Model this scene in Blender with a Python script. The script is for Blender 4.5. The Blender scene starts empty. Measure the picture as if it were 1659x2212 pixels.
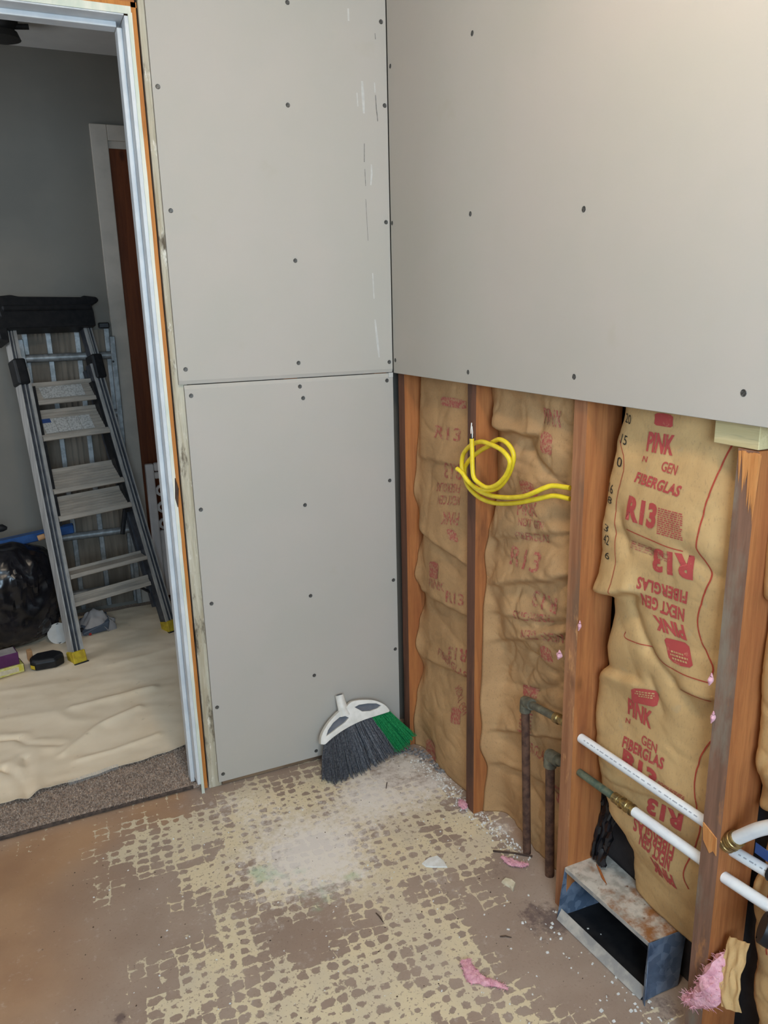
import bpy, bmesh, math, random
import numpy as np
from mathutils import Vector, Matrix, Euler, noise

scene = bpy.context.scene
COL = scene.collection
rnd = random.Random(7)

# ------------------------------------------------------------------ camera, world, lights, exposure
CAM = Vector((-0.984, -2.0863, 1.3915))
ROT = Euler((1.313785, 0.023280, -0.430807), 'XYZ')
FPX, W, H = 1673.05, 1659.0, 2212.0
cd = bpy.data.cameras.new('camera'); cam = bpy.data.objects.new('camera', cd); COL.objects.link(cam)
cam.location = CAM; cam.rotation_euler = ROT
cd.sensor_fit = 'HORIZONTAL'; cd.sensor_width = 36.0; cd.lens = FPX / W * 36.0; cd.clip_start = 0.02; cd.clip_end = 50
scene.camera = cam

world = bpy.data.worlds.new('world'); scene.world = world; world.use_nodes = True
world.node_tree.nodes['Background'].inputs[0].default_value = (0.62, 0.72, 0.9, 1)
world.node_tree.nodes['Background'].inputs[1].default_value = 0.6

def area_light(name, loc, rot, sx, sy, power, color):
    l = bpy.data.lights.new(name, 'AREA'); l.shape = 'RECTANGLE'; l.size = sx; l.size_y = sy
    l.energy = power; l.color = color
    o = bpy.data.objects.new(name, l); COL.objects.link(o); o.location = loc; o.rotation_euler = rot
    return o
# daylight coming in through the bathroom window behind the camera, and through the hall's window on the left
area_light('window_daylight', (-1.0, -2.93, 1.5), (math.radians(90), 0, 0), 1.0, 1.0, 46.0, (0.58, 0.80, 1.0))
area_light('hall_window_daylight', (-2.53, 0.9, 1.35), (0, math.radians(-90), 0), 1.1, 0.8, 11.0, (0.86, 0.93, 1.0))

scene.view_settings.view_transform = 'Standard'
scene.view_settings.look = 'None'
scene.view_settings.gamma = 1.0
scene.view_settings.use_curve_mapping = False
scene.view_settings.exposure = 0.30
LAMP_STRENGTH = 82.0

# ------------------------------------------------------------------ measuring helpers (photo pixel -> point on a known plane)
RM = ROT.to_matrix()
def ray(u, v): return RM @ Vector(((u - W / 2) / FPX, (H / 2 - v) / FPX, -1.0))
def P(u, v, ax, val):
    d = ray(u, v); i = 'xyz'.index(ax); t = (val - CAM[i]) / d[i]
    return CAM + d * t
def PP(u, v, o, n):
    d = ray(u, v); t = (o - CAM).dot(n) / d.dot(n)
    return CAM + d * t

# ------------------------------------------------------------------ scene-graph helpers
ORG = {}
def tag(o, label=None, cat=None, group=None, kind=None):
    if label: o['label'] = label
    if cat: o['category'] = cat
    if group: o['group'] = group
    if kind: o['kind'] = kind
    return o
def empty(name, loc, label=None, cat=None, group=None, kind=None):
    o = bpy.data.objects.new(name, None); COL.objects.link(o); o.location = loc; o.empty_display_size = 0.05
    ORG[o.name] = Vector(loc)
    return tag(o, label, cat, group, kind)
def mesh_obj(name, me, mats, parent=None, smooth=False):
    """me is in world coordinates; it is re-based on the parent's origin or on its own base centre"""
    if parent is not None: org = ORG[parent.name]
    else:
        co = np.empty(len(me.vertices) * 3, np.float32); me.vertices.foreach_get('co', co); co = co.reshape(-1, 3)
        lo, hi = co.min(0), co.max(0); org = Vector(((lo[0] + hi[0]) / 2, (lo[1] + hi[1]) / 2, lo[2]))
    me.transform(Matrix.Translation(-org)); me.name = name
    o = bpy.data.objects.new(name, me); COL.objects.link(o)
    if not isinstance(mats, (list, tuple)): mats = [mats]
    if len(me.materials) == 0:
        for m in mats: me.materials.append(m)
    if parent is not None: o.parent = parent
    else: o.location = org
    ORG[o.name] = Vector(org)
    if smooth:
        for p in me.polygons: p.use_smooth = True
    return o
class MB:
    """collects shapes into one mesh"""
    def __init__(s): s.v = []; s.f = []; s.m = []
    def add(s, vs, fs, mi=0):
        b = len(s.v); s.v += [tuple(v) for v in vs]; s.f += [tuple(i + b for i in f) for f in fs]; s.m += [mi] * len(fs); return s
    def box(s, x0, x1, y0, y1, z0, z1, mi=0, M=None):
        vs = [Vector((x, y, z)) for x in (x0, x1) for y in (y0, y1) for z in (z0, z1)]
        if M is not None: vs = [M @ v for v in vs]
        return s.add(vs, [(0, 1, 3, 2), (4, 6, 7, 5), (0, 4, 5, 1), (2, 3, 7, 6), (0, 2, 6, 4), (1, 5, 7, 3)], mi)
    def hexa(s, b, t, mi=0):
        """b, t: four corners each, same order"""
        n = 4
        return s.add(list(b) + list(t), [(3, 2, 1, 0), (4, 5, 6, 7)] + [(i, (i + 1) % 4, (i + 1) % 4 + 4, i + 4) for i in range(4)], mi)
    def tube(s, pts, r, n=10, cap=True, mi=0, ry=None):
        pts = [Vector(p) for p in pts]; rs = r if isinstance(r, (list, tuple)) else [r] * len(pts)
        T = [(pts[min(i + 1, len(pts) - 1)] - pts[max(i - 1, 0)]).normalized() for i in range(len(pts))]
        a = Vector((0, 0, 1)) if abs(T[0].z) < .9 else Vector((1, 0, 0))
        N = (a - T[0] * a.dot(T[0])).normalized(); vs = []
        for i, p in enumerate(pts):
            N = (N - T[i] * N.dot(T[i])).normalized(); B = T[i].cross(N)
            for k in range(n):
                t = 2 * math.pi * k / n
                vs.append(p + N * (math.cos(t) * rs[i]) + B * (math.sin(t) * rs[i] * (ry or 1)))
        fs = [(i * n + k, i * n + (k + 1) % n, (i + 1) * n + (k + 1) % n, (i + 1) * n + k) for i in range(len(pts) - 1) for k in range(n)]
        if cap: fs += [tuple(range(n))[::-1], tuple((len(pts) - 1) * n + k for k in range(n))]
        return s.add(vs, fs, mi)
    def build(s, name, mats, parent=None, smooth=False, bevel=0, seg=1):
        me = bpy.data.meshes.new(name); me.from_pydata(s.v, [], s.f); me.update()
        if not isinstance(mats, (list, tuple)): mats = [mats]
        for m in mats: me.materials.append(m)
        me.polygons.foreach_set('material_index', s.m)
        bm = bmesh.new(); bm.from_mesh(me); bmesh.ops.recalc_face_normals(bm, faces=bm.faces)
        if bevel: bmesh.ops.bevel(bm, geom=list(bm.edges), offset=bevel, segments=seg, affect='EDGES', profile=.5)
        bm.to_mesh(me); bm.free()
        o = mesh_obj(name, me, mats, parent, smooth)
        if smooth: sharp(o)
        return o
def sharp(o, ang=40):
    me = o.data
    bm = bmesh.new(); bm.from_mesh(me)
    for e in bm.edges:
        if len(e.link_faces) == 2 and e.calc_face_angle(0) > math.radians(ang): e.smooth = False
    bm.to_mesh(me); bm.free()
def spline(pts, n=8, closed=False):
    """Catmull-Rom through points"""
    pts = [Vector(p) for p in pts]; out = []
    for i in range(len(pts) - 1):
        p0 = pts[max(i - 1, 0)]; p1 = pts[i]; p2 = pts[i + 1]; p3 = pts[min(i + 2, len(pts) - 1)]
        for k in range(n):
            t = k / n
            out.append(.5 * ((2 * p1) + (p2 - p0) * t + (2 * p0 - 5 * p1 + 4 * p2 - p3) * t * t + (3 * p1 - p0 - 3 * p2 + p3) * t ** 3))
    out.append(pts[-1]); return out

# ------------------------------------------------------------------ materials
def srgb(r, g, b):
    f = lambda c: (c / 255 / 12.92) if c / 255 <= .04045 else ((c / 255 + .055) / 1.055) ** 2.4
    return (f(r), f(g), f(b), 1.0)
class NT:
    def __init__(s, name, rough=.7, metal=0.0, spec=.3):
        s.m = bpy.data.materials.new(name); s.m.use_nodes = True; s.t = s.m.node_tree; s.b = s.t.nodes['Principled BSDF']
        s.b.inputs['Roughness'].default_value = rough; s.b.inputs['Metallic'].default_value = metal
        s.b.inputs['Specular IOR Level'].default_value = spec
        s._tc = None
    def n(s, t, **kw):
        x = s.t.nodes.new(t)
        for k, v in kw.items(): setattr(x, k, v)
        return x
    def l(s, a, b): s.t.links.new(a, b)
    def coord(s, scale=(1, 1, 1), loc=(0, 0, 0)):
        if s._tc is None: s._tc = s.n('ShaderNodeTexCoord')
        mp = s.n('ShaderNodeMapping'); mp.inputs['Scale'].default_value = scale; mp.inputs['Location'].default_value = loc
        s.l(s._tc.outputs['Object'], mp.inputs['Vector']); return mp.outputs[0]
    def noise(s, scale, vec, detail=4, rough=.55, dist=0):
        x = s.n('ShaderNodeTexNoise'); x.inputs['Scale'].default_value = scale; x.inputs['Detail'].default_value = detail
        x.inputs['Roughness'].default_value = rough; x.inputs['Distortion'].default_value = dist
        s.l(vec, x.inputs['Vector']); return x.outputs['Fac']
    def ramp(s, fac, a, b):
        x = s.n('ShaderNodeMapRange'); x.inputs[1].default_value = a; x.inputs[2].default_value = b
        x.interpolation_type = 'SMOOTHSTEP'
        s.l(fac, x.inputs[0]); return x.outputs[0]
    def math(s, op, a, b=None, clamp=False):
        x = s.n('ShaderNodeMath', operation=op); x.use_clamp = clamp
        for i, q in enumerate((a, b)):
            if q is None: continue
            if isinstance(q, (int, float)): x.inputs[i].default_value = q
            else: s.l(q, x.inputs[i])
        return x.outputs[0]
    def mix(s, fac, a, b, blend='MIX'):
        x = s.n('ShaderNodeMix', data_type='RGBA', blend_type=blend)
        for i, q in ((0, fac), (6, a), (7, b)):
            if isinstance(q, (int, float)): x.inputs[i].default_value = q
            elif isinstance(q, tuple): x.inputs[i].default_value = q
            else: s.l(q, x.inputs[i])
        return x.outputs[2]
    def color(s, c):
        if isinstance(c, tuple): s.b.inputs['Base Color'].default_value = c
        else: s.l(c, s.b.inputs['Base Color'])
    def bump(s, h, strength=.3, dist=.002):
        x = s.n('ShaderNodeBump'); x.inputs['Strength'].default_value = strength; x.inputs['Distance'].default_value = dist
        s.l(h, x.inputs['Height']); s.l(x.outputs[0], s.b.inputs['Normal'])
    def attr(s, name):
        x = s.n('ShaderNodeAttribute', attribute_name=name); return x.outputs['Fac']
def simple(name, c1, c2=None, scale=20, rough=.6, metal=0.0, bump=0.0, stretch=(1, 1, 1), lo=.35, hi=.65, spec=.3, bdist=.002):
    k = NT(name, rough, metal, spec)
    if c2 is None and not bump: k.color(c1); return k.m
    f = k.noise(scale, k.coord(stretch))
    k.color(k.mix(k.ramp(f, lo, hi), c1, c2) if c2 else c1)
    if bump: k.bump(f, bump, bdist)
    return k.m
def wood(name, c1, c2, dirt=None, dlo=.5, dhi=.7, dscale=6, rough=.75, ax='z', light=None):
    k = NT(name, rough, 0, .2)
    st = {'z': (1, 1, .06), 'x': (.06, 1, 1), 'y': (1, .06, 1)}[ax]
    v = k.coord(st); g = k.noise(60, v, 5, .6, .6); g2 = k.noise(260, v, 2)
    c = k.mix(k.ramp(g, .3, .7), c1, c2)
    c = k.mix(k.math('MULTIPLY', k.ramp(g2, .55, .75), .35), c, tuple(x * .45 for x in c1[:3]) + (1,))
    st2 = {'z': (1, 1, .3), 'x': (.3, 1, 1), 'y': (1, .3, 1)}[ax]
    if dirt:
        d = k.ramp(k.noise(dscale, k.coord(st2), 6, .65), dlo, dhi); c = k.mix(d, c, dirt)
    if light:
        d = k.ramp(k.noise(dscale * 2.3, k.coord(st2, (3.1, 1.7, .4)), 5, .7), .58, .7); c = k.mix(d, c, light)
    # a few knots
    vo = k.n('ShaderNodeTexVoronoi'); vo.inputs['Scale'].default_value = 5; k.l(k.coord((1, 1, .5)), vo.inputs['Vector'])
    kn = k.ramp(vo.outputs['Distance'], .085, .03); c = k.mix(k.math('MULTIPLY', kn, .8), c, tuple(x * .35 for x in c1[:3]) + (1,))
    k.color(c); k.bump(k.math('ADD', g, g2), .25, .0015); return k.m
M = {}
k = NT('drywall_paper', .85, 0, .15); v = k.coord()
c = k.mix(k.ramp(k.noise(3.0, v, 3), .3, .7), srgb(180, 174, 164), srgb(184, 176, 167))
c = k.mix(k.math('MULTIPLY', k.ramp(k.noise(9, v, 3), .68, .8), .18), c, srgb(170, 160, 138))
k.color(c); k.bump(k.noise(700, v, 2), .08, .0006); M['drywall'] = k.m
M['gypsum'] = simple('gypsum_edge', srgb(204, 198, 184), srgb(180, 172, 156), 60, .9)
M['screw'] = simple('screw_metal', srgb(70, 68, 66), srgb(110, 108, 104), 300, .5, .6)
M['scuff_light'] = simple('scuff_light', srgb(200, 197, 191), srgb(190, 187, 181), 90, .8)
M['scuff_dark'] = simple('scuff_dark', srgb(95, 92, 88), srgb(130, 126, 120), 90, .8)
M['wood'] = wood('stud_wood', srgb(178, 114, 66), srgb(152, 92, 54), srgb(110, 66, 42), .62, .78, 5)
M['wood_front_dark'] = wood('stud_front_stained', srgb(118, 80, 62), srgb(98, 66, 52), srgb(80, 58, 48), .5, .7, 8)
M['wood_front_worn'] = wood('stud_front_worn', srgb(178, 124, 88), srgb(148, 98, 68), srgb(130, 98, 76), .48, .66, 7, light=srgb(206, 150, 100))
M['wood_front_grey'] = wood('stud_front_grey', srgb(142, 104, 84), srgb(116, 86, 70), srgb(136, 122, 106), .46, .62, 9, light=srgb(168, 116, 76))
M['wood_raw'] = wood('raw_split_wood', srgb(216, 152, 92), srgb(188, 118, 64))
M['wood_jamb'] = wood('bare_jamb_wood', srgb(196, 130, 66), srgb(176, 110, 54), rough=.6)
M['wood_pale'] = wood('old_painted_stud', srgb(206, 198, 178), srgb(170, 156, 130), srgb(104, 92, 76), .52, .64, 24, light=srgb(226, 220, 206))
M['wood_treated'] = wood('treated_lumber', srgb(206, 188, 144), srgb(188, 170, 126), srgb(140, 142, 120), .6, .8, 6, ax='y')
M['plate'] = wood('sole_plate_wood', srgb(150, 124, 98), srgb(120, 92, 68), srgb(96, 78, 66), .5, .7, 10, ax='x')
M['sheathing'] = simple('dark_sheathing', srgb(72, 64, 62), srgb(48, 42, 42), 8, .9)
M['paint'] = simple('white_paint', srgb(214, 215, 216), srgb(200, 202, 204), 14, .45, bump=.05, spec=.4)
M['paint_old'] = simple('old_cream_paint', srgb(224, 220, 204), srgb(200, 206, 190), 26, .55, stretch=(1, 1, .25), lo=.4, hi=.66)
M['hall_paint'] = simple('hall_wall_paint', srgb(126, 120, 110), srgb(120, 115, 106), 4, .8)
M['hall_trim'] = simple('hall_trim_paint', srgb(186, 174, 160), srgb(176, 165, 152), 12, .5)
M['ceil'] = simple('ceiling_paint', srgb(205, 202, 196), srgb(198, 195, 190), 6, .9)
M['door'] = wood('brown_door', srgb(112, 58, 26), srgb(94, 46, 20), rough=.55)
M['carpet'] = simple('carpet_pile', srgb(196, 172, 152), srgb(156, 134, 118), 180, .95, bump=.6, bdist=.004)
M['carpet_dark'] = simple('carpet_backing', srgb(90, 76, 68), srgb(66, 56, 50), 90, .95)
k = NT('canvas', .9, 0, .1); v = k.coord()
c = k.mix(k.ramp(k.noise(5, v, 5), .35, .7), srgb(248, 226, 196), srgb(238, 214, 182))
c = k.mix(k.math('MULTIPLY', k.ramp(k.noise(24, v, 4), .66, .78), .5), c, srgb(186, 162, 132))
k.color(c); k.bump(k.noise(900, v, 2), .15, .0008); M['canvas'] = k.m
# kraft facing
k = NT('kraft_paper', .72, 0, .25); v = k.coord()
c = k.mix(k.ramp(k.noise(7, v, 5), .35, .7), srgb(206, 168, 116), srgb(188, 152, 104))
c = k.mix(k.math('MULTIPLY', k.ramp(k.noise(150, k.coord((1, 1.4, .6)), 6, .8), .52, .74), .6), c, srgb(136, 114, 86))
c = k.mix(k.math('MULTIPLY', k.ramp(k.noise(30, v, 4), .62, .75), .3), c, srgb(172, 156, 124))
k.color(c); k.bump(k.noise(160, v, 5, .6), .25, .002); M['kraft'] = k.m
k = NT('kraft_paper_brown', .75, 0, .2); v = k.coord()  # darker, browner kraft for the two bays nearest the corner
c = k.mix(k.ramp(k.noise(7, v, 5), .35, .7), srgb(188, 148, 104), srgb(170, 132, 92))
c = k.mix(k.math('MULTIPLY', k.ramp(k.noise(220, k.coord((1, 1.6, .7)), 4, .7), .54, .72), .55), c, srgb(128, 104, 80))
k.color(c); k.bump(k.noise(140, v, 5, .6), .35, .003); M['kraft2'] = k.m
def ink(name, col, under, lo, hi):
    k = NT(name, .7, 0, .2); k.color(k.mix(k.ramp(k.noise(120, k.coord(), 4, .7), lo, hi), col, under)); return k.m
M['ink'] = ink('red_ink', srgb(180, 76, 72), srgb(194, 142, 108), .56, .8)
M['ink_faded'] = ink('faded_red_ink', srgb(170, 88, 78), srgb(176, 138, 102), .42, .62)
M['ink_black'] = ink('black_ink', srgb(46, 42, 38), srgb(150, 124, 90), .56, .7)
M['ink_line'] = ink('red_line_ink', srgb(172, 70, 54), srgb(170, 112, 82), .55, .75)
M['fluff'] = simple('pink_fibreglass', srgb(232, 176, 184), srgb(214, 150, 162), 90, .95, bump=.8, bdist=.006)
M['pex'] = simple('white_pex', srgb(236, 236, 236), srgb(228, 228, 230), 30, .35, spec=.5)
M['print_grey'] = simple('pipe_print', srgb(168, 168, 172))
M['copper'] = simple('tarnished_copper', srgb(120, 128, 108), srgb(86, 104, 92), 60, .5, .5)
M['brass'] = simple('brass', srgb(178, 150, 96), srgb(132, 112, 78), 80, .35, .85)
M['iron'] = simple('rusty_iron', srgb(112, 82, 66), srgb(78, 56, 48), 50, .7, .3, bump=.2)
M['iron_grey'] = simple('grey_pipe', srgb(126, 122, 104), srgb(96, 92, 80), 50, .55, .4, bump=.2)
M['black_plastic'] = simple('black_plastic', srgb(26, 26, 28), srgb(36, 35, 36), 40, .45)
M['yellow'] = simple('yellow_cable', srgb(236, 208, 44), srgb(222, 192, 36), 40, .42, spec=.45)
M['wire_white'] = simple('wire_white', srgb(230, 226, 218)); M['wire_copper'] = simple('wire_bare', srgb(190, 120, 80), rough=.35, metal=.8)
k = NT('galvanized', .42, .3, .4); v = k.coord()
vo = k.n('ShaderNodeTexVoronoi'); vo.inputs['Scale'].default_value = 60; k.l(v, vo.inputs['Vector'])
c = k.mix(k.ramp(vo.outputs['Color'], .2, .8), srgb(128, 142, 162), srgb(96, 112, 134)); c = k.mix(k.ramp(k.noise(14, v, 5), .5, .72), c, srgb(62, 76, 98))
k.color(c); M['galv'] = k.m
k = NT('rusted_galvanized', .72, .25, .3); v = k.coord()
g = k.n('ShaderNodeSeparateXYZ'); k.l(k.coord(), g.inputs[0])
f = k.math('ADD', k.noise(22, v, 6, .65), k.math('MULTIPLY', g.outputs['Y'], -1.0))
c = k.mix(k.ramp(k.noise(40, v, 4), .4, .65), srgb(206, 198, 186), srgb(172, 164, 152)); c = k.mix(k.ramp(f, .44, .7), c, srgb(150, 98, 54)); c = k.mix(k.ramp(k.noise(70, v, 4), .62, .75), c, srgb(120, 84, 56))
k.color(c); k.bump(k.noise(80, v, 4), .2, .001); M['galv_rust'] = k.m
M['galv_pale'] = simple('dusty_metal', srgb(186, 178, 168), srgb(150, 146, 142), 30, .75, .1)
M['rust'] = simple('rust', srgb(168, 98, 50), srgb(128, 72, 38), 80, .9)
M['alu'] = simple('aluminium', srgb(200, 196, 190), srgb(172, 168, 164), 60, .35, .35, stretch=(1, 1, .1))
M['alu_dark'] = simple('aluminium_channel', srgb(86, 88, 94), srgb(66, 68, 74), 30, .4, .4)
M['alu_step'] = simple('brushed_step', srgb(188, 176, 162), srgb(168, 158, 146), 90, .5, .2, stretch=(.1, .1, 1))
M['alu_dull'] = simple('weathered_aluminium', srgb(150, 152, 152), srgb(122, 124, 124), 40, .5, .5)
M['deck_grey'] = simple('weathered_deck', srgb(124, 112, 98), srgb(100, 90, 78), 24, .7, .1, stretch=(1, 1, .15))
M['label_white'] = simple('label_white', srgb(196, 192, 186), srgb(160, 156, 150), 140, .6, stretch=(1, 1, 1.5), lo=.45, hi=.6)
M['label_blue'] = simple('label_blue', srgb(52, 76, 128))
M['foot_yellow'] = simple('yellow_rubber', srgb(206, 178, 50), srgb(180, 150, 44), 40, .6)
M['rubber'] = simple('dark_rubber', srgb(48, 46, 44))
M['bag'] = simple('black_bag_film', srgb(20, 19, 22), srgb(34, 32, 36), 10, .25, spec=.5)
M['blue'] = simple('blue_plastic', srgb(50, 88, 142), srgb(40, 72, 120), 20, .4)
M['lid_white'] = simple('white_plastic', srgb(214, 208, 200), srgb(204, 198, 190), 20, .5)
M['purple'] = simple('purple_card', srgb(98, 46, 92), srgb(84, 38, 80), 20, .6)
M['card_white'] = simple('card_white', srgb(206, 200, 200)); M['card_yellow'] = simple('card_yellow', srgb(206, 192, 70), srgb(222, 214, 150), 60, .6)
M['card_brown'] = simple('card_brown', srgb(190, 142, 98))
M['grey_cloth'] = simple('grey_rag', srgb(166, 156, 150), srgb(146, 138, 134), 12, .8)
M['grey_plastic'] = simple('grey_plastic', srgb(86, 92, 104), srgb(74, 80, 90), 12, .5)
M['grey_lint'] = simple('grey_lint', srgb(150, 146, 144), srgb(96, 94, 96), 90, .9)
M['red'] = simple('red_plastic', srgb(178, 52, 44)); M['orange'] = simple('orange_sticker', srgb(220, 110, 40))
M['gate'] = simple('gate_plastic', srgb(196, 188, 184), srgb(184, 176, 172), 10, .5)
M['broom_white'] = simple('broom_plastic', srgb(232, 226, 218), srgb(214, 208, 198), 24, .45)
M['broom_grey'] = simple('broom_recess', srgb(108, 108, 114), srgb(94, 94, 100), 20, .6)
M['bristle_grey'] = simple('grey_bristle', srgb(112, 112, 116), srgb(70, 70, 76), 200, .5)
M['bristle_green'] = simple('green_bristle', srgb(40, 146, 86), srgb(24, 112, 62), 200, .45)
M['chip_white'] = simple('plaster_chip', srgb(230, 228, 224), srgb(216, 212, 204), 60, .9)
M['chip_cream'] = simple('cream_chip', srgb(222, 210, 184), srgb(204, 190, 160), 60, .9)
M['chip_dark'] = simple('dark_chip', srgb(92, 72, 58), srgb(70, 54, 46), 60, .9)
k = NT('lamp_glass', .4); k.b.inputs['Emission Color'].default_value = (1, .82, .61, 1); k.b.inputs['Emission Strength'].default_value = LAMP_STRENGTH; M['lamp'] = k.m

# subfloor: particle board with glue residue left by small mosaic tiles; attributes say where residue, dust, stain and a warmer tone lie
k = NT('subfloor', .8, 0, .2); v = k.coord()
base = k.mix(k.ramp(k.noise(4, v, 5), .3, .7), srgb(166, 146, 130), srgb(150, 128, 112))
base = k.mix(k.math('MULTIPLY', k.ramp(k.noise(160, v, 4), .55, .75), .3), base, srgb(116, 94, 80))
base = k.mix(k.attr('warm'), base, k.mix(k.ramp(k.noise(6, v, 4), .3, .7), srgb(180, 140, 104), srgb(162, 122, 90)))
# lattice of rounded tile prints
wv = k.n('ShaderNodeTexNoise'); wv.inputs['Scale'].default_value = 22; wv.inputs['Detail'].default_value = 2; k.l(v, wv.inputs['Vector'])
vm = k.n('ShaderNodeVectorMath', operation='MULTIPLY_ADD'); k.l(wv.outputs['Color'], vm.inputs[0]); vm.inputs[1].default_value = (.026, .022, 0); k.l(v, vm.inputs[2])
rot = k.n('ShaderNodeMapping'); rot.inputs['Rotation'].default_value = (0, 0, math.radians(4)); rot.inputs['Scale'].default_value = (1 / .0335, 1 / .0285, 1); k.l(vm.outputs[0], rot.inputs[0])
sx = k.n('ShaderNodeSeparateXYZ'); k.l(rot.outputs[0], sx.inputs[0])
fx = k.math('ABSOLUTE', k.math('SUBTRACT', k.math('FRACT', sx.outputs[0]), .5)); fy = k.math('ABSOLUTE', k.math('SUBTRACT', k.math('FRACT', sx.outputs[1]), .5))
d4 = k.math('POWER', k.math('ADD', k.math('POWER', fx, 3.0), k.math('POWER', fy, 3.0)), 1 / 3.0)
dd = k.math('MULTIPLY', d4, 2.0)      # 0 in a cell's middle, about 1 on the joints
sf = k.n('ShaderNodeVectorMath', operation='FLOOR'); k.l(rot.outputs[0], sf.inputs[0])
blk = k.noise(.30, sf.outputs[0], 4, .65)          # residue comes away tile by tile
lw_ = k.ramp(k.noise(.5, sf.outputs[0], 2, .5), .38, .6)
lv = k.math('ADD', k.attr('cream'), k.math('MULTIPLY', k.math('SUBTRACT', dd, .62), k.math('ADD', k.math('MULTIPLY', lw_, .7), .2)))
lv = k.math('ADD', lv, k.math('MULTIPLY', k.math('SUBTRACT', blk, .5), 2.0))
lv = k.math('ADD', lv, k.math('MULTIPLY', k.math('SUBTRACT', k.noise(11, v, 5, .6), .5), 1.5))
lv = k.math('ADD', lv, k.math('MULTIPLY', k.math('SUBTRACT', k.noise(60, v, 3, .6), .5), .8))
cream = k.math('MULTIPLY', k.ramp(lv, .46, .55), k.ramp(k.noise(130, k.coord((1, 1, 1), (2, 7, 0)), 3, .65), .66, .58))
cc = k.mix(k.ramp(k.noise(9, v, 4), .35, .7), srgb(216, 198, 164), srgb(204, 188, 162))
col = k.mix(cream, base, cc)
dust = k.ramp(k.math('ADD', k.attr('dust'), k.math('MULTIPLY', k.math('SUBTRACT', k.noise(46, v, 7, .75), .5), 2.2)), .15, .95)
col = k.mix(k.math('MULTIPLY', dust, .82), col, srgb(232, 222, 212))
grn = k.math('MULTIPLY', k.ramp(k.math('ADD', k.attr('green'), k.noise(26, v, 4)), .95, 1.4), .5)
col = k.mix(grn, col, srgb(150, 190, 150))
drk = k.math('MULTIPLY', k.ramp(k.math('ADD', k.attr('dark'), k.math('MULTIPLY', k.noise(55, v, 5, .7), 1.0)), .95, 1.25), .75)
col = k.mix(drk, col, srgb(92, 74, 72))
spk = k.math('MULTIPLY', k.ramp(k.noise(110, k.coord((1, 1, 1), (5, 3, 0)), 2, .5), .72, .78), .6); col = k.mix(spk, col, srgb(86, 72, 64))
k.color(col); k.bump(k.math('ADD', k.math('MULTIPLY', cream, .6), k.math('MULTIPLY', k.noise(120, v, 4), .6)), .35, .0015); M['subfloor'] = k.m

# ------------------------------------------------------------------ the setting
def struct(name, mb, mats, parent=None, **kw):
    o = mb.build(name, mats, parent, **kw)
    if parent is None: o['kind'] = 'structure'
    return o
CEIL = 2.45
# bathroom floor with residue map
blobs = dict(
 cream=[(650,1850,.30,.55),(520,1800,.20,.35),(760,1740,.25,.45),(900,1800,.2,.5),(1000,1800,.16,.35),(420,1790,.13,.5),(330,1790,.10,.4),(260,1830,.12,.42),(200,1900,.10,.3),
        (230,1960,.10,.32),(420,1900,.13,.35),(500,2010,.14,.38),(850,1980,.2,.35),(900,2080,.2,.42),(700,2090,.18,.32),(420,2120,.15,.4),(300,2160,.12,.42),(520,2150,.14,.42),(640,2160,.15,.3),(800,2190,.15,.3),(60,1830,.08,.42),(100,1800,.05,.2),
        (1020,2100,.16,.4),(1150,2200,.14,.35),(560,1740,.14,.38),(480,1740,.10,.35),(660,1700,.12,.35),(1050,1850,.1,.3)],
 nocream=[(60,2030,.26,.6),(130,2150,.22,.5),(380,2010,.09,.35),(650,2030,.14,.42),(560,1960,.06,.2),(390,1755,.05,.55),(370,1800,.05,.2),(1200,2080,.16,.25),(1120,2000,.12,.2),(40,1900,.18,.4),(1050,2180,.05,.3),(900,1915,.04,.25),(300,1940,.05,.3),(760,2040,.1,.25),(10,2180,.2,.5)],
 dust=[(700,1820,.16,.75),(800,1700,.15,.7),(880,1650,.09,.75),(940,1690,.08,.65),(640,1860,.16,.42),(820,1740,.14,.4),(600,1900,.2,.3),(1010,1740,.06,.5),(1080,1790,.05,.5),(560,1760,.14,.35),(760,1900,.12,.3),(480,1740,.1,.25),(900,1720,.08,.35),(950,1900,.05,.3)],
 warm=[(60,1850,.16,.95),(0,2000,.26,.8),(200,1800,.14,.7),(320,1750,.10,.75),(380,1720,.05,.6),(20,2180,.2,.6),(380,1765,.06,.5),(1130,1800,.05,.3)],
 green=[(770,1890,.06,.7),(620,1910,.12,.55),(700,1950,.08,.5),(560,1880,.06,.5),(660,1820,.1,.4)],
 dark=[(1080,1880,.05,.62),(1180,2020,.1,.45),(1150,1960,.08,.5),(260,2200,.03,.85),(580,2190,.06,.5),(1220,1990,.05,.5),(1300,2150,.08,.4),(1440,2180,.08,.6),(880,1810,.03,.55),(340,1990,.02,.5),(480,1720,.05,.35)])
X0, X1, Y0, Y1 = -2.0, .128, -2.95, .0365
fx0, fx1, fy0, fy1 = -1.35, .128, -1.45, .0365
xs = np.concatenate([[X0, -1.7], np.arange(fx0, fx1 - .006, .012), [fx1]]); ys = np.concatenate([[Y0, -2.0], np.arange(fy0, fy1 - .006, .012), [fy1]])
gx, gy = np.meshgrid(xs, ys, indexing='ij'); nx, ny = len(xs), len(ys)
hz = np.zeros_like(gx)
verts = np.stack([gx, gy, hz], -1).reshape(-1, 3)
faces = [(i * ny + j, (i + 1) * ny + j, (i + 1) * ny + j + 1, i * ny + j + 1) for i in range(nx - 1) for j in range(ny - 1)]
nb = len(verts)
vl = [tuple(map(float, a)) for a in verts] + [(X0, Y0, -.03), (X1, Y0, -.03), (X1, Y1, -.03), (X0, Y1, -.03)]
c00, c10, c11, c01 = 0, (nx - 1) * ny, nx * ny - 1, ny - 1
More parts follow.
